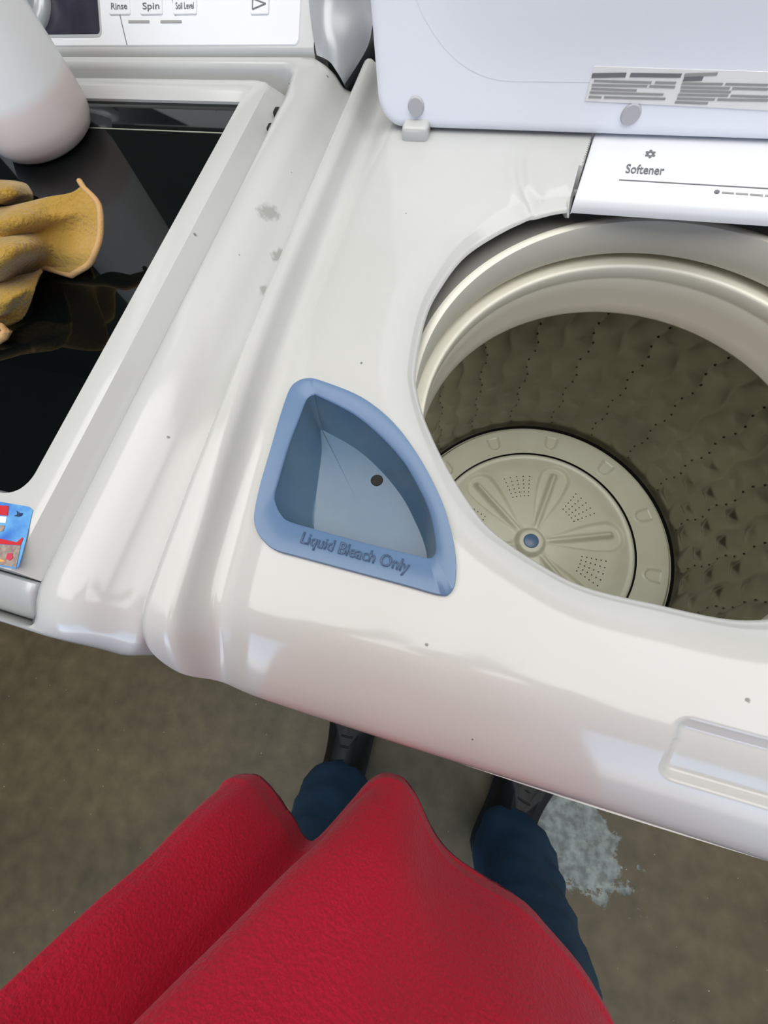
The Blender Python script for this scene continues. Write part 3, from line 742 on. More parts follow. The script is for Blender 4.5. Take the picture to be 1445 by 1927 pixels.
lid2 = mesh('lid', np.concatenate(rows), grid_faces(len(rows), len(lidw), True), enamel_left, lw, True, 35)
glass_mat(glass)
# window pane: flat sheet with a shallow bend near its rear edge
gx0, gx1 = -.907, -.4705
ysg = [.102, .30, .548, .5505, .606]; zsg = [.9608, .9608, .9608, .9606, .9585]
V = []
for y_, z_ in zip(ysg, zsg): V += [(gx0, y_, z_), (gx1, y_, z_)]
for y_, z_ in zip(ysg, zsg): V += [(gx0, y_, z_-.004), (gx1, y_, z_-.004)]
F = [(2*i, 2*i+1, 2*i+3, 2*i+2) for i in range(4)]+[(10+2*i, 10+2*i+2, 10+2*i+3, 10+2*i+1) for i in range(4)]
F += [(0, 10, 11, 1), (8, 9, 19, 18)]+[(2*i, 2*i+2, 12+2*i, 10+2*i) for i in range(4)]+[(2*i+1, 11+2*i, 13+2*i, 2*i+3) for i in range(4)]
gp = mesh('glass_pane', V, F, glass, lid2, False); gp['label'] = 'dark tinted glass pane'
trim = mat('glass_highlight', (160, 164, 150), 0.15)  # highlight along the pane's bend, painted as a pale strip
strip('bend_highlight', (gx0+.02, .5495, .9607), ((-0.4805, 0.5428, 0.9610)[0], .5495, .9607), .0016, trim, lid2, h=.0003)
# silver handle across the front of the lid
prof = [(.0435, .9400), (.0435, .9535), (.0420, .9555), (.036, .9545), (.028, .9510), (.0205, .9450), (.0155, .9375), (.0135, .930), (.014, .922), (.022, .918)]
V = []; xs = [-.93, -.60, -.452, -.4445, -.4405, -.4385, -.4375]; sc_ = [1, 1, 1, .97, .88, .70, .4]
for x_, s_ in zip(xs, sc_):
    for (y_, z_) in prof: V.append((x_, .033+(y_-.033)*(.6+.4*s_ if y_ < .033 else 1), .935+(z_-.935)*(.5+.5*s_)))
bm = bmesh.new(); vs = [bm.verts.new(v) for v in V]; npf = len(prof)
for i in range(len(xs)-1):
    for j in range(npf): bm.faces.new([vs[i*npf+j], vs[(i+1)*npf+j], vs[(i+1)*npf+(j+1) % npf], vs[i*npf+(j+1) % npf]])
bm.faces.new(vs[-npf:]); bm.faces.new(vs[:npf])
hd = bmobj('handle', bm, silver, lid2, True, 40); hd['label'] = 'silver front handle bar'
bm = bmesh.new(); box_bm(bm, -.4355, -.4262, .0135, .0425, .915, .9470, .004)
bmobj('handle_end', bm, silver_dark, lid2)
# dark blocks added for the hinge hole and dirt marks beside the lid
for (p, l) in (((-0.4314, 0.6528, 0.9600), .016), ((-0.4317, 0.5948, 0.9570), .010), ((-0.4297, 0.5672, 0.9570), .010)):
    bm = bmesh.new(); box_bm(bm, p[0]-.003, p[0]+.004, p[1]-l/2, p[1]+l/2, .938, .9605, .002)
    bmobj('slot_mark', bm, hole_black, lw)
# colourful sticker, lower right corner of the lid
stk_m = mat('sticker_blue', (58, 112, 200), 0.35, noise=(55, (120, 190, 232), 0.22))
def flat_poly(name, pts, z, m, parent, th=.0004):
    n = len(pts); V = [(p[0], p[1], z) for p in pts]+[(p[0], p[1], z+th) for p in pts]
    F = [tuple(range(n, 2*n))]+[(i, (i+1) % n, n+(i+1) % n, n+i) for i in range(n)]
    o = mesh(name, V, F, m, parent, False)
    return o
sz = .9692
sk_ = flat_poly('promo_sticker', [(-0.5270, 0.0922, 0.9690), (-0.4979, 0.0934, 0.9690), (-0.4596, 0.0959, 0.9690), (-0.4549, 0.0942, 0.9690), (-0.4470, 0.0708, 0.9690), (-0.4417, 0.0520, 0.9690), (-0.4436, 0.0496, 0.9690), (-0.4624, 0.0480, 0.9690), (-0.5034, 0.0441, 0.9690)][::-1], sz, stk_m, lid2)
sk_['label'] = 'colourful product sticker'
red_m = mat('sticker_red', (196, 40, 48), 0.4); white_m = mat('sticker_white', (232, 234, 236), 0.4); tan_m = mat('sticker_tan', (172, 158, 146), 0.4, noise=(240, (128, 112, 108), 0.2)); pink_m = mat('sticker_pink', (196, 60, 88), 0.4); or_m = mat('sticker_orange', (226, 168, 96), 0.4); navy_m = mat('sticker_navy', (40, 56, 92), 0.4)
flat_poly('red_banner', [(-0.5251, 0.0856, 0.9690), (-0.4771, 0.0925, 0.9690), (-0.4730, 0.0853, 0.9690), (-0.5222, 0.0785, 0.9690)][::-1], sz+.0005, red_m, sk_)
flat_poly('white_band', [(-0.5216, 0.0777, 0.9690), (-0.4734, 0.0843, 0.9690), (-0.4713, 0.0795, 0.9690), (-0.5192, 0.0728, 0.9690)][::-1], sz+.0005, white_m, sk_)
flat_poly('picture_spot', [(-0.4810, 0.0760, 0.9690), (-0.4705, 0.0775, 0.9690), (-0.4699, 0.0733, 0.9690), (-0.4770, 0.0699, 0.9690)][::-1], sz+.0005, tan_m, sk_)
flat_poly('red_strip', [(-0.5140, 0.0610, 0.9690), (-0.4691, 0.0674, 0.9690), (-0.4533, 0.0680, 0.9690), (-0.4510, 0.0724, 0.9690), (-0.4497, 0.0718, 0.9690), (-0.4489, 0.0665, 0.9690), (-0.5124, 0.0566, 0.9690)][::-1], sz+.0005, red_m, sk_)
flat_poly('picture_band', [(-0.5126, 0.0561, 0.9690), (-0.4486, 0.0662, 0.9690), (-0.4430, 0.0509, 0.9690), (-0.5041, 0.0444, 0.9690)][::-1], sz+.0005, tan_m, sk_)
flat_poly('pink_spot', [(-0.4544, 0.0548, 0.9690), (-0.4554, 0.0587, 0.9690), (-0.4515, 0.0596, 0.9690), (-0.4492, 0.0568, 0.9690), (-0.4504, 0.0541, 0.9690)][::-1], sz+.001, pink_m, sk_)
flat_poly('orange_spot', [(-0.4667, 0.0544, 0.9690), (-0.4602, 0.0538, 0.9690), (-0.4532, 0.0530, 0.9690), (-0.4577, 0.0515, 0.9690), (-0.4652, 0.0522, 0.9690)][::-1], sz+.001, or_m, sk_)
flat_poly('bird_mark', [(-0.4669, 0.0862, 0.9690), (-0.4649, 0.0880, 0.9690), (-0.4671, 0.0906, 0.9690), (-0.4636, 0.0892, 0.9690), (-0.4609, 0.0898, 0.9690), (-0.4615, 0.0874, 0.9690), (-0.4630, 0.0866, 0.9690)][::-1], sz+.001, navy_m, sk_)

# console of the left machine: sloping control panel
CA = Vector((0, .667, .9745)); CU = Vector((0, .035, .0265)).normalized(); CN = Vector((0, -CU.z, CU.y))
def cp(x, h, n=0.0): return CA+Vector((x, 0, 0))+CU*h+CN*n
CH = .15
con = None
bm = bmesh.new()
prof = [(-.004, -.004), (0.0, .0015), (.004, .0035), (CH-.01, .0035), (CH, 0), (CH+.02, -.03)]
V = []
for x_ in (-1.03, -.4035):
    for h_, n_ in prof: V.append(cp(x_, h_, n_))
    V.append(Vector((x_, .86, .90))); V.append(Vector((x_, .667, .90)))
npf = len(prof)+2; vs = [bm.verts.new(v) for v in V]
for j in range(npf): bm.faces.new([vs[j], vs[npf+j], vs[npf+(j+1) % npf], vs[(j+1) % npf]])
bm.faces.new(vs[:npf]); bm.faces.new(vs[npf:])
con = bmobj('console', bm, enamel_left, lw, True, 40)
# raised control plate: lower edge just above the frame
def plate(name, x0, x1, h0, h1, n0, n1, m, parent, r=.006, bev=.0008):
    lp_ = rrect(x0, x1, h0, h1, (r,)*4, 6); n = len(lp_)
    cx, ch = (x0+x1)/2, (h0+h1)/2
    V = [cp(x, h, n0) for x, h in lp_]+[cp(x, h, n1-bev) for x, h in lp_]
    V += [cp(x-math.copysign(min(bev, abs(x-cx)), x-cx), h-math.copysign(min(bev, abs(h-ch)), h-ch), n1) for x, h in lp_]
    F = grid_faces(3, n, True)+[tuple(range(2*n, 3*n))]
    return mesh(name, V, F, m, parent, True, 30)
C2 = {'plate': (-0.8, -0.4214), 'disp_x0': -0.86, 'disp_x1': -0.6881, 'disp_h0': 0.0149, 'knob': (-0.7925, 0.0476), 'btn': [('b', 'Rinse', (-0.6728, -0.6428, 0.0326, 0.048)), ('b', 'Spin', (-0.6284, -0.5979, 0.0321, 0.0473)), ('b', 'Soil Level', (-0.5832, -0.5515, 0.0316, 0.0465)), ('b', '>', (-0.4822, -0.4594, 0.0304, 0.0515))], 'marks': [((-0.6463, 0.0265), (-0.6168, 0.0262)), ((-0.6011, 0.026), (-0.5725, 0.0258))], 'lines': [((-0.6625, 0.0493), (-0.6506, 0.0052)), ((-0.5859, 0.0526), (-0.5803, 0.0311))]}
ctl = plate('control_plate', C2['plate'][0], C2['plate'][1], .0045, CH-.012, .003, .0046, plastic_panel, con, .006)
dsp = plate('display_window', C2['disp_x0'], C2['disp_x1'], C2['disp_h0'], CH-.02, .0044, .0052, display, con, .005)
plate('display_bezel', C2['disp_x0']-.003, C2['disp_x1']+.003, C2['disp_h0']-.003, CH-.017, .0040, .0049, silver, con, .007)
# dial
kc = C2['knob']; mt = Matrix.Translation(cp(kc[0], kc[1], .005)) @ CN.to_track_quat('Z', 'Y').to_matrix().to_4x4()
prof = [(.034, 0), (.034, .006), (.032, .009), (.028, .0105), (.024, .0095), (.022, .011), (.021, .022), (.019, .0245), (.0001, .025)]
V = []; n = 48
for r_, z_ in prof:
    for k in range(n): V.append(mt @ Vector((r_*math.cos(2*PI*k/n), r_*math.sin(2*PI*k/n), z_)))
kn = mesh('dial', V, grid_faces(len(prof), n, True), silver, con, True, 40); kn['label'] = 'silver round dial'
for (nm, lab, bx) in C2['btn']:
    b = plate('button', bx[0], bx[1], bx[2], bx[3], .0044, .0060, plastic_panel, con, .002, .0006)
    if lab == '>':
        V = [cp(bx[0]+.003, bx[2]+.004, .0063), cp(bx[1]-.0035, bx[2]+.0085, .0063), cp(bx[0]+.003, bx[2]+.013, .0063)]
        for i_ in range(3): strip('play_mark', V[i_], V[(i_+1) % 3], .0009, ink, b, nrm=CN)
    else:
        w_ = bx[1]-bx[0]
        text('lettering', lab, ink, b, cp(bx[0]+w_*.14, bx[2]+.0045, .0062), cp(bx[1]-w_*.10, bx[2]+.0045, .0062), CU, .0058, .0002, .0001, .006)
for a_, b_ in C2['marks']: strip('printed_mark', cp(*a_, .0047), cp(*b_, .0047), .0022, ink_soft, con, nrm=CN)
for a_, b_ in C2['lines']: strip('printed_line', cp(*a_, .0047), cp(*b_, .0047), .0009, ink, con, nrm=CN)
# silver end cap of the console, with a rounded shoulder and a dark lower facet
cols = [[(-0.4125, 0.7146, 1.0200), (-0.4114, 0.6966, 1.0040), (-0.4040, 0.6734, 0.9890), (-0.3978, 0.6589, 0.9765)],
        [(-0.3837, 0.6896, 1.0280), (-0.3882, 0.6824, 1.0090), (-0.3852, 0.6634, 0.9910), (-0.3822, 0.6537, 0.9740)],
        [(-0.3642, 0.6947, 1.0240), (-0.3696, 0.6872, 1.0050), (-0.3697, 0.6653, 0.9860), (-0.3731, 0.6496, 0.9670)],
        [(-0.3462, 0.7068, 1.0140), (-0.3502, 0.6947, 0.9980), (-0.3558, 0.6767, 0.9790), (-0.3682, 0.6503, 0.9580)],
        [(-0.3379, 0.7089, 1.0020), (-0.3396, 0.6921, 0.9870), (-0.3473, 0.6856, 0.9700), (-0.3679, 0.6528, 0.9540)]]
cc = [catmull(c, 5) for c in cols]
cap_rows = catmull(np.array(cc).reshape(5, -1), 4).reshape(-1, len(cc[0]), 3)
mesh('console_end_cap', cap_rows.reshape(-1, 3), grid_faces(len(cap_rows), len(cc[0])), silver, con, True, 45)
fa = [catmull(c, 5) for c in ([(-0.3408, 0.7144, 1.0000), (-0.3420, 0.6951, 0.9850), (-0.3496, 0.6882, 0.9680), (-0.3683, 0.6538, 0.9535)], [(-0.3458, 0.7594, 0.9750), (-0.3454, 0.7271, 0.9620), (-0.3511, 0.7082, 0.9510), (-0.3702, 0.6634, 0.9450)], [(-0.3722, 0.8522, 0.9300), (-0.3607, 0.7801, 0.9300), (-0.3579, 0.7374, 0.9300), (-0.3797, 0.6897, 0.9300)])]
mesh('end_cap_facet', np.concatenate(fa), grid_faces(3, len(fa[0])), silver_dark, con, True, 45)
bm = bmesh.new(); box_bm(bm, -.412, -.352, .70, .85, .90, .955, .004)
bmobj('console_end_base', bm, silver_dark, con)

# ------------------------------------------------------------------ white bottle standing on the glass lid
bx_, by_ = -.705, .5285
bt = root('bottle', 'white translucent plastic bottle standing on the dark glass lid', 'bottle', (bx_, by_, .961))
B0 = .9613
prof = [(.0001, .006), (.030, .004), (.040, .0005), (.048, .0008), (.055, .005), (.0605, .014), (.063, .026), (.0632, .05), (.063, .15), (.0615, .185), (.055, .205), (.040, .222), (.024, .232), (.0195, .237), (.0195, .250)]
lathe('body', [(r_, B0+z_) for r_, z_ in prof], bottle_m, bt, bx_, by_, 96, 60)
lathe('cap', [(.0205, B0+.244), (.0215, B0+.246), (.0215, B0+.268), (.0200, B0+.271), (.0001, B0+.271)], plastic_white, bt, bx_, by_, 48)

# ------------------------------------------------------------------ yellow cleaning cloth
def sheet_bm(bm, rows, nu, nv, seed, amp):
    rows = [catmull(r, nu) for r in rows]
    arr = np.array(rows); fl = arr.reshape(len(rows), -1)
    dense = catmull(fl, nv).reshape(-1, arr.shape[1], 3)
    rng = np.random.RandomState(seed)
    nr, nc = dense.shape[:2]
    uu, vv = np.meshgrid(np.linspace(0, 1, nc), np.linspace(0, 1, nr))
    w = np.zeros_like(uu)
    for k in range(7): w += np.sin(uu*rng.uniform(2, 12)+vv*rng.uniform(4, 26)+rng.uniform(0, 6))*rng.uniform(.3, 1)
    dense[:, :, 2] += amp*w*np.minimum(1, 4*np.minimum(uu, 1-uu)+.25)
    dense[:, :, 2] = np.maximum(dense[:, :, 2], .9638)
    vs = [[bm.verts.new(dense[i, j]) for j in range(nc)] for i in range(nr)]
    for i in range(nr-1):
        for j in range(nc-1): bm.faces.new([vs[i][j], vs[i+1][j], vs[i+1][j+1], vs[i][j+1]])
    return dense
bm = bmesh.new()
main = [[(-0.6776, 0.3557, 0.9920), (-0.6299, 0.3644, 0.9970), (-0.5992, 0.3631, 1.0030), (-0.5704, 0.3707, 1.0040), (-0.5487, 0.3805, 1.0040), (-0.5371, 0.3891, 1.0060)],
        [(-0.6280, 0.3208, 1.0100), (-0.5798, 0.3244, 1.0160), (-0.5609, 0.3316, 1.0160), (-0.5592, 0.3551, 1.0040), (-0.5406, 0.3696, 0.9980), (-0.5181, 0.3765, 1.0000)],
        [(-0.6245, 0.3078, 1.0060), (-0.5806, 0.3142, 1.0100), (-0.5730, 0.3294, 1.0020), (-0.5681, 0.3498, 0.9900), (-0.5497, 0.3612, 0.9840), (-0.5156, 0.3583, 0.9900)],
        [(-0.5987, 0.2830, 1.0120), (-0.5538, 0.2885, 1.0180), (-0.5521, 0.3073, 1.0080), (-0.5676, 0.3343, 0.9860), (-0.5485, 0.3425, 0.9790), (-0.5198, 0.3407, 0.9810)],
        [(-0.6070, 0.2750, 1.0020), (-0.5705, 0.2835, 1.0020), (-0.5816, 0.3083, 0.9860), (-0.5846, 0.3286, 0.9720), (-0.5594, 0.3313, 0.9700), (-0.5343, 0.3333, 0.9710)],
        [(-0.6356, 0.2722, 0.9800), (-0.6044, 0.2892, 0.9780), (-0.6064, 0.3073, 0.9700), (-0.5975, 0.3270, 0.9660), (-0.5755, 0.3267, 0.9650), (-0.5552, 0.3252, 0.9650)]]
dm = sheet_bm(bm, main, 12, 9, 3, .0011)
sheet_bm(bm, [[(-0.6327, 0.2799, 0.9860), (-0.5919, 0.2854, 0.9860), (-0.5842, 0.3032, 0.9810), (-0.5785, 0.3201, 0.9740)],
              [(-0.6067, 0.2549, 0.9920), (-0.5709, 0.2649, 0.9920), (-0.5624, 0.2777, 0.9880), (-0.5609, 0.2897, 0.9800)],
              [(-0.6139, 0.2453, 0.9820), (-0.5809, 0.2572, 0.9800), (-0.5773, 0.2670, 0.9750), (-0.5748, 0.2776, 0.9700)],
              [(-0.6332, 0.2411, 0.9660), (-0.5974, 0.2556, 0.9660), (-0.5899, 0.2599, 0.9660), (-0.5820, 0.2675, 0.9660)]], 12, 9, 5, .0009)
sheet_bm(bm, [[(-0.7494, 0.4286, 0.9660), (-0.7235, 0.4400, 0.9680), (-0.6988, 0.4429, 0.9680), (-0.6795, 0.4400, 0.9670)],
              [(-0.6899, 0.3894, 0.9900), (-0.6497, 0.3901, 1.0000), (-0.6275, 0.3928, 1.0000), (-0.6356, 0.4096, 0.9850)],
              [(-0.6607, 0.3667, 1.0000), (-0.6165, 0.3631, 1.0120), (-0.6011, 0.3703, 1.0100), (-0.6177, 0.3944, 0.9900)],
              [(-0.6706, 0.3653, 0.9920), (-0.6339, 0.3663, 1.0000), (-0.6192, 0.3720, 0.9980), (-0.6228, 0.3891, 0.9850)]], 10, 8, 8, .0009)
bmesh.ops.recalc_face_normals(bm, faces=bm.faces)
me = bpy.data.meshes.new('cleaning_cloth'); bm.to_mesh(me); bm.free()
cl = link('cleaning_cloth', me, towel_m, None, True, 0)
tag(cl, 'crumpled yellow-brown cleaning cloth lying on the dark glass lid', 'cloth')
md = cl.modifiers.new('thick', 'SOLIDIFY'); md.thickness = .003; md.offset = 0
edge = [dm[i, -1] for i in range(dm.shape[0])]
edge = [np.array((-0.5430, 0.3949, 1.0070))]+edge+[dm[-1, j] for j in range(dm.shape[1]-2, dm.shape[1]-26, -1)]
e = tube('piping', [tuple(p) for p in edge[::2]], .0026, piping_m, cl, 10)
e = tube('piping', [(-0.6169, 0.2469, 0.9760), (-0.5916, 0.2470, 0.9760), (-0.5779, 0.2469, 0.9750), (-0.5761, 0.2469, 0.9720), (-0.5797, 0.2420, 0.9700), (-0.5853, 0.2371, 0.9690), (-0.6059, 0.2264, 0.9690)], .0042, piping_m, cl, 10)

# ------------------------------------------------------------------ the person in front of the machines
pr = root('person', 'person in red fleece jacket, blue jeans and black shoes leaning at the washer', 'person', (-.09, -.26, 0))
def skin(name, nodes_, edges, m, parent, root_i=0, sub=2):
    me = bpy.data.meshes.new(name); off = origin(parent)
    me.from_pydata([tuple(Vector(p[:3])-off) for p in nodes_], edges, [])
    o = bpy.data.objects.new(name, me); COL.objects.link(o); o.parent = parent; me.materials.append(m)
    sm = o.modifiers.new('skin', 'SKIN'); sm.use_smooth_shade = True
    for v, p in zip(me.skin_vertices[0].data, nodes_):
        r = p[3]; v.radius = (r, r) if not hasattr(r, '__len__') else r
    me.skin_vertices[0].data[root_i].use_root = True
    ss = o.modifiers.new('sub', 'SUBSURF'); ss.levels = sub; ss.render_levels = sub
    return o
N_ = [(-.09, -.27, .93, .095), (-.09, -.275, 1.06, .10), (-.095, -.28, 1.20, .105), (-.095, -.285, 1.33, .085), (-.095, -.265, 1.43, .058), (-.10, -.225, 1.51, .055),   # 0-5 pelvis..neck
      (-.10, -.195, 1.57, .080), (-.10, -.185, 1.63, .092), (-.10, -.195, 1.68, .072),                                                                 # 6-8 head
      (-.005, -.29, .80, .075), (.085, -.30, .47, .062), (.125, -.32, .10, .044), (.145, -.25, .055, .036),                                              # 9-12 right leg
      (-.185, -.29, .80, .075), (-.25, -.305, .47, .062), (-.285, -.325, .10, .044), (-.293, -.25, .055, .036),                                        # 13-16 left leg
      (.055, -.29, 1.36, .052), (.17, -.28, 1.24, .040), (.085, -.145, 1.285, .034), (.03, -.085, 1.315, .026),                                             # 17-20 right arm
      (-.245, -.29, 1.36, .052), (-.37, -.28, 1.24, .040), (-.325, -.145, 1.285, .034), (-.295, -.085, 1.315, .026)]                                         # 21-24 left arm
Ed = [(0, 1), (1, 2), (2, 3), (3, 4), (4, 5), (5, 6), (6, 7), (7, 8), (0, 9), (9, 10), (10, 11), (11, 12), (0, 13), (13, 14), (14, 15), (15, 16), (3, 17), (17, 18), (18, 19), (19, 20), (3, 21), (21, 22), (22, 23), (23, 24)]
# hands: five bent fingers each, grown from the wrist
def hand(wi, sgn):
    w = np.array(N_[wi][:3]); dirv = np.array([-sgn*.70, .55, .12]); dirv /= np.linalg.norm(dirv); side = np.array([dirv[1], -dirv[0], 0])*sgn; up = np.array([0, 0, 1.])
    k0 = len(N_); palm = w+dirv*.055; N_.append(tuple(palm)+(.026,)); Ed.append((wi, k0))
    for j, (s, l) in enumerate(((-.026, .070), (-.009, .082), (.009, .077), (.025, .060))):
        b = palm+dirv*.035+side*s*1.0; m_ = b+dirv*l*.45+up*.008; t = m_+dirv*l*.25+up*.03
        k = len(N_); N_.extend([tuple(b)+(.0095,), tuple(m_)+(.0085,), tuple(t)+(.0070,)]); Ed.extend([(k0, k), (k, k+1), (k+1, k+2)])
    b = w+dirv*.03-side*.028; t = b+dirv*.035-side*.018+up*.014; k = len(N_)
    N_.extend([tuple(b)+(.011,), tuple(t)+(.0085,)]); Ed.extend([(wi, k), (k, k+1)])
hand(20, 1); hand(24, -1)
body = skin('body', N_, Ed, skin_m, pr, 0, 2)
# face and hair
bm = bmesh.new()
bmesh.ops.create_uvsphere(bm, u_segments=32, v_segments=20, radius=1, matrix=Matrix.Translation((-.10, -.205, 1.645)) @ Matrix.Diagonal((.098, .108, .098, 1)))
for v in list(bm.verts):
    if v.co.z < 1.63 and v.co.y > -.20 or v.co.z < 1.57: bm.verts.remove(v)
bmobj('hair', bm, hair_m, pr)
for sx in (-1, 1):
    bm = bmesh.new(); bmesh.ops.create_uvsphere(bm, u_segments=16, v_segments=10, radius=.0105, matrix=Matrix.Translation((-.10+sx*.031, -.1175, 1.617)))
    eye_o = bmobj('eye', bm, mat('eye_white', (230, 228, 224), .2), pr)
    bm = bmesh.new(); bmesh.ops.create_uvsphere(bm, u_segments=14, v_segments=8, radius=.0055, matrix=Matrix.Translation((-.10+sx*.031, -.1115, 1.6155)))
    bmobj('iris', bm, mat('iris_brown', (52, 34, 24), .2), eye_o)
    bm = bmesh.new(); bmesh.ops.create_uvsphere(bm, u_segments=16, v_segments=10, radius=1, matrix=Matrix.Translation((-.10+sx*.09, -.195, 1.605)) @ Matrix.Diagonal((.009, .018, .03, 1)))
    bmobj('ear', bm, skin_m, pr)
bm = bmesh.new(); bmesh.ops.create_cone(bm, cap_ends=True, segments=16, radius1=.017, radius2=.006, depth=.045, matrix=Matrix.Translation((-.10, -.094, 1.590)) @ Matrix.Rotation(-.25, 4, 'X'))
bmobj('nose', bm, skin_m, pr, True, 80)
bm = bmesh.new(); bmesh.ops.create_uvsphere(bm, u_segments=16, v_segments=8, radius=1, matrix=Matrix.Translation((-.10, -.112, 1.555)) @ Matrix.Diagonal((.026, .008, .007, 1)))
bmobj('mouth', bm, mat('lips', (170, 96, 88), .45), pr)
# jeans
J = [(-.09, -.28, .92, .125), (-.09, -.285, .83, .125), (-.005, -.29, .74, .105), (.055, -.295, .60, .092), (.095, -.30, .47, .080), (.115, -.31, .28, .075), (.128, -.300, .12, .092), (.128, -.298, .05, .092),
     (-.175, -.29, .74, .105), (-.215, -.30, .60, .092), (-.25, -.31, .47, .080), (-.272, -.322, .28, .075), (-.287, -.312, .12, .092), (-.287, -.310, .05, .092)]
jeans = skin('jeans', J, [(0, 1), (1, 2), (2, 3), (3, 4), (4, 5), (5, 6), (6, 7), (1, 8), (8, 9), (9, 10), (10, 11), (11, 12), (12, 13)], denim, pr, 0, 3)
tx = bpy.data.textures.new('denim_folds', 'CLOUDS'); tx.noise_scale = .07
dmod = jeans.modifiers.new('folds', 'DISPLACE'); dmod.texture = tx; dmod.strength = .032; dmod.mid_level = .5; dmod.texture_coords = 'GLOBAL'
# shoes
def shoe(cx, cy, rz):
    outl = [(-.034, -.13), (.0, -.145), (.034, -.13), (.040, -.06), (.042, .02), (.050, .09), (.040, .135), (.012, .155), (-.018, .153), (-.042, .12), (-.046, .06), (-.038, -.02)]
    o = catmull(outl, 5, True); M_ = Matrix.Translation((cx, cy, 0)) @ Matrix.Rotation(rz, 4, 'Z')
    def lvl(s, z, sh=0): return [M_ @ Vector((p[0]*s*1.38, p[1]*(s*.5+.5)*1.05-sh, z(p) if callable(z) else z)) for p in o]
    n = len(o)
    up = [lvl(1, .030), lvl(1.0, .045), lvl(.96, lambda p: .060+.012*max(0, -p[1]/.14)), lvl(.80, lambda p: .070+.035*(1-min(1, max(0, (p[1]+.10)/.2)))), lvl(.45, lambda p: .078+.050*(1-min(1, max(0, (p[1]+.08)/.18))))]
    V = [v for r in up for v in r]; c = M_ @ Vector((0, -.02, .098)); V.append(c)
    F = grid_faces(len(up), n, True)+[((len(up)-1)*n+k, (len(up)-1)*n+(k+1) % n, len(up)*n) for k in range(n)]
    sh = mesh('shoe', V, F, shoe_black, pr, True, 60)
    so = [lvl(1.0, 0), lvl(1.05, .004), lvl(1.06, .026), lvl(1.0, .032)]
    mesh('sole', [v for r in so for v in r], grid_faces(4, n, True)+[tuple(range(n))[::-1]], sole_m, sh, True, 50)
    for k in range(4):
        a = M_ @ Vector((-.022, -.005+k*.022, .094-k*.006)); b = M_ @ Vector((.022, -.003+k*.022, .094-k*.006)); m_ = (a+b)/2+Vector((0, 0, .007))
        tube('lace', [a, m_, b], .0026, sole_m, sh, 8)
shoe(-.298, -.20, .03); shoe(.135, -.215, -.28)
# fleece jacket: two front panels hanging forward with pleats
zl = [.775, .782, .80, 1.0, 1.12, 1.25, 1.34, 1.40, 1.43]
hem = [(.09, -.26), (.062, -.168), (-.007, -.117), (-.086, -.094), (-.125, -.058), (-.147, -.051), (-.168, -.066), (-.205, -.126), (-.236, -.112), (-.267, -.094), (-.287, -.091), (-.306, -.108), (-.312, -.2), (-.27, -.36), (-.1, -.42), (.05, -.38)]
wst = [(.055, -.26), (.04, -.19), (-.03, -.152), (-.09, -.132), (-.15, -.115), (-.195, -.107), (-.230, -.116), (-.248, -.165), (-.264, -.156), (-.282, -.138), (-.296, -.131), (-.308, -.14), (-.312, -.21), (-.27, -.37), (-.11, -.42), (.03, -.37)]
chest = [(.085, -.28), (.07, -.20), (.02, -.165), (-.05, -.15), (-.09, -.145), (-.12, -.145), (-.15, -.147), (-.18, -.15), (-.21, -.16), (-.24, -.175), (-.26, -.19), (-.275, -.21), (-.28, -.28), (-.23, -.40), (-.10, -.43), (.04, -.40)]
should = [(.085, -.29), (.075, -.23), (.01, -.20), (-.05, -.20), (-.08, -.20), (-.10, -.20), (-.12, -.20), (-.14, -.20), (-.17, -.205), (-.20, -.215), (-.23, -.23), (-.262, -.24), (-.278, -.29), (-.235, -.39), (-.10, -.41), (.045, -.39)]
neck = [(-.022, -.28), (-.030, -.245), (-.05, -.225), (-.07, -.21), (-.085, -.205), (-.095, -.205), (-.105, -.205), (-.12, -.21), (-.13, -.215), (-.14, -.225), (-.155, -.24), (-.16, -.26), (-.165, -.28), (-.14, -.33), (-.10, -.345), (-.05, -.33)]
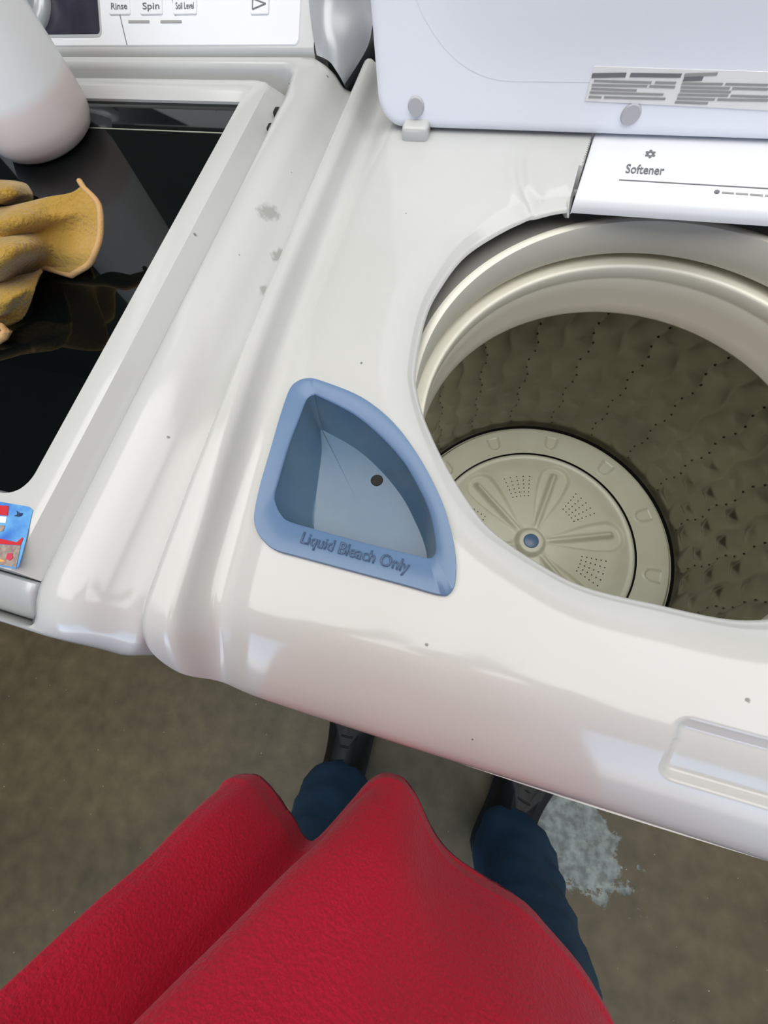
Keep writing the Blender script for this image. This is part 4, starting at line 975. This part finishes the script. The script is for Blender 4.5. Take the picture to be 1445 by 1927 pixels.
ncx, ncy = np.mean([p[0] for p in neck]), np.mean([p[1] for p in neck])
neck2 = [(ncx+(x-ncx)*1.14, ncy+(y-ncy)*1.14) for x, y in neck]
hcx, hcy = np.mean([p[0] for p in hem]), np.mean([p[1] for p in hem])
hem2 = [(hcx+(x-hcx)*1.018, hcy+(y-hcy)*1.018) for x, y in hem]
hs = [[(x*1, y, z) for x, y in h] for h, z in ((hem, .776), (hem2, .780), (hem2, .798), (hem, .803), (wst, 1.0), (chest, 1.22), (should, 1.36), (neck2, 1.435), (neck2, 1.475))]
ha_ = np.array(hs, float); dense = []
for i_ in range(len(ha_)-1):
    for k_ in range(10): dense.append(ha_[i_]+(ha_[i_+1]-ha_[i_])*(k_/10))
dense.append(ha_[-1])
rows = [catmull(r, 8, True) for r in dense]
inn = rows[0].copy(); c_ = inn.mean(0); inn[:, :2] = c_[:2]+(inn[:, :2]-c_[:2])*.975; inn[:, 2] += .003
inn2 = inn.copy(); inn2[:, :2] = c_[:2]+(inn[:, :2]-c_[:2])*.80; inn2[:, 2] += .02
# hem band, a few millimetres proud
hemb = rows[0].copy(); hemb[:, 2] -= .004
rows = [inn2, inn, hemb]+rows
jk = mesh('jacket', np.concatenate(rows), grid_faces(len(rows), len(rows[0]), True), fleece, pr, True, 0)
tx2 = bpy.data.textures.new('fleece_folds', 'CLOUDS'); tx2.noise_scale = .11
dd = jk.modifiers.new('folds', 'DISPLACE'); dd.texture = tx2; dd.strength = .012; dd.mid_level = .5; dd.texture_coords = 'GLOBAL'
hemr = catmull([(p[0], p[1], .797) for p in hem], 8, True); hc = hemr.mean(0)
for sgn, ids in ((1, (17, 18, 19, 20)), (-1, (21, 22, 23, 24))):
    sp = [np.array(N_[ids[0]][:3])+np.array([-sgn*.03, 0, -.01])]+[np.array(N_[i][:3]) for i in ids]
    cpts = catmull(sp, 8); rr = np.interp(np.linspace(0, 1, len(cpts)), [0, .25, .5, .8, 1], [.085, .082, .062, .050, .040])
    tube('sleeve', [tuple(p) for p in cpts], list(rr), fleece, jk, 20, caps=False)
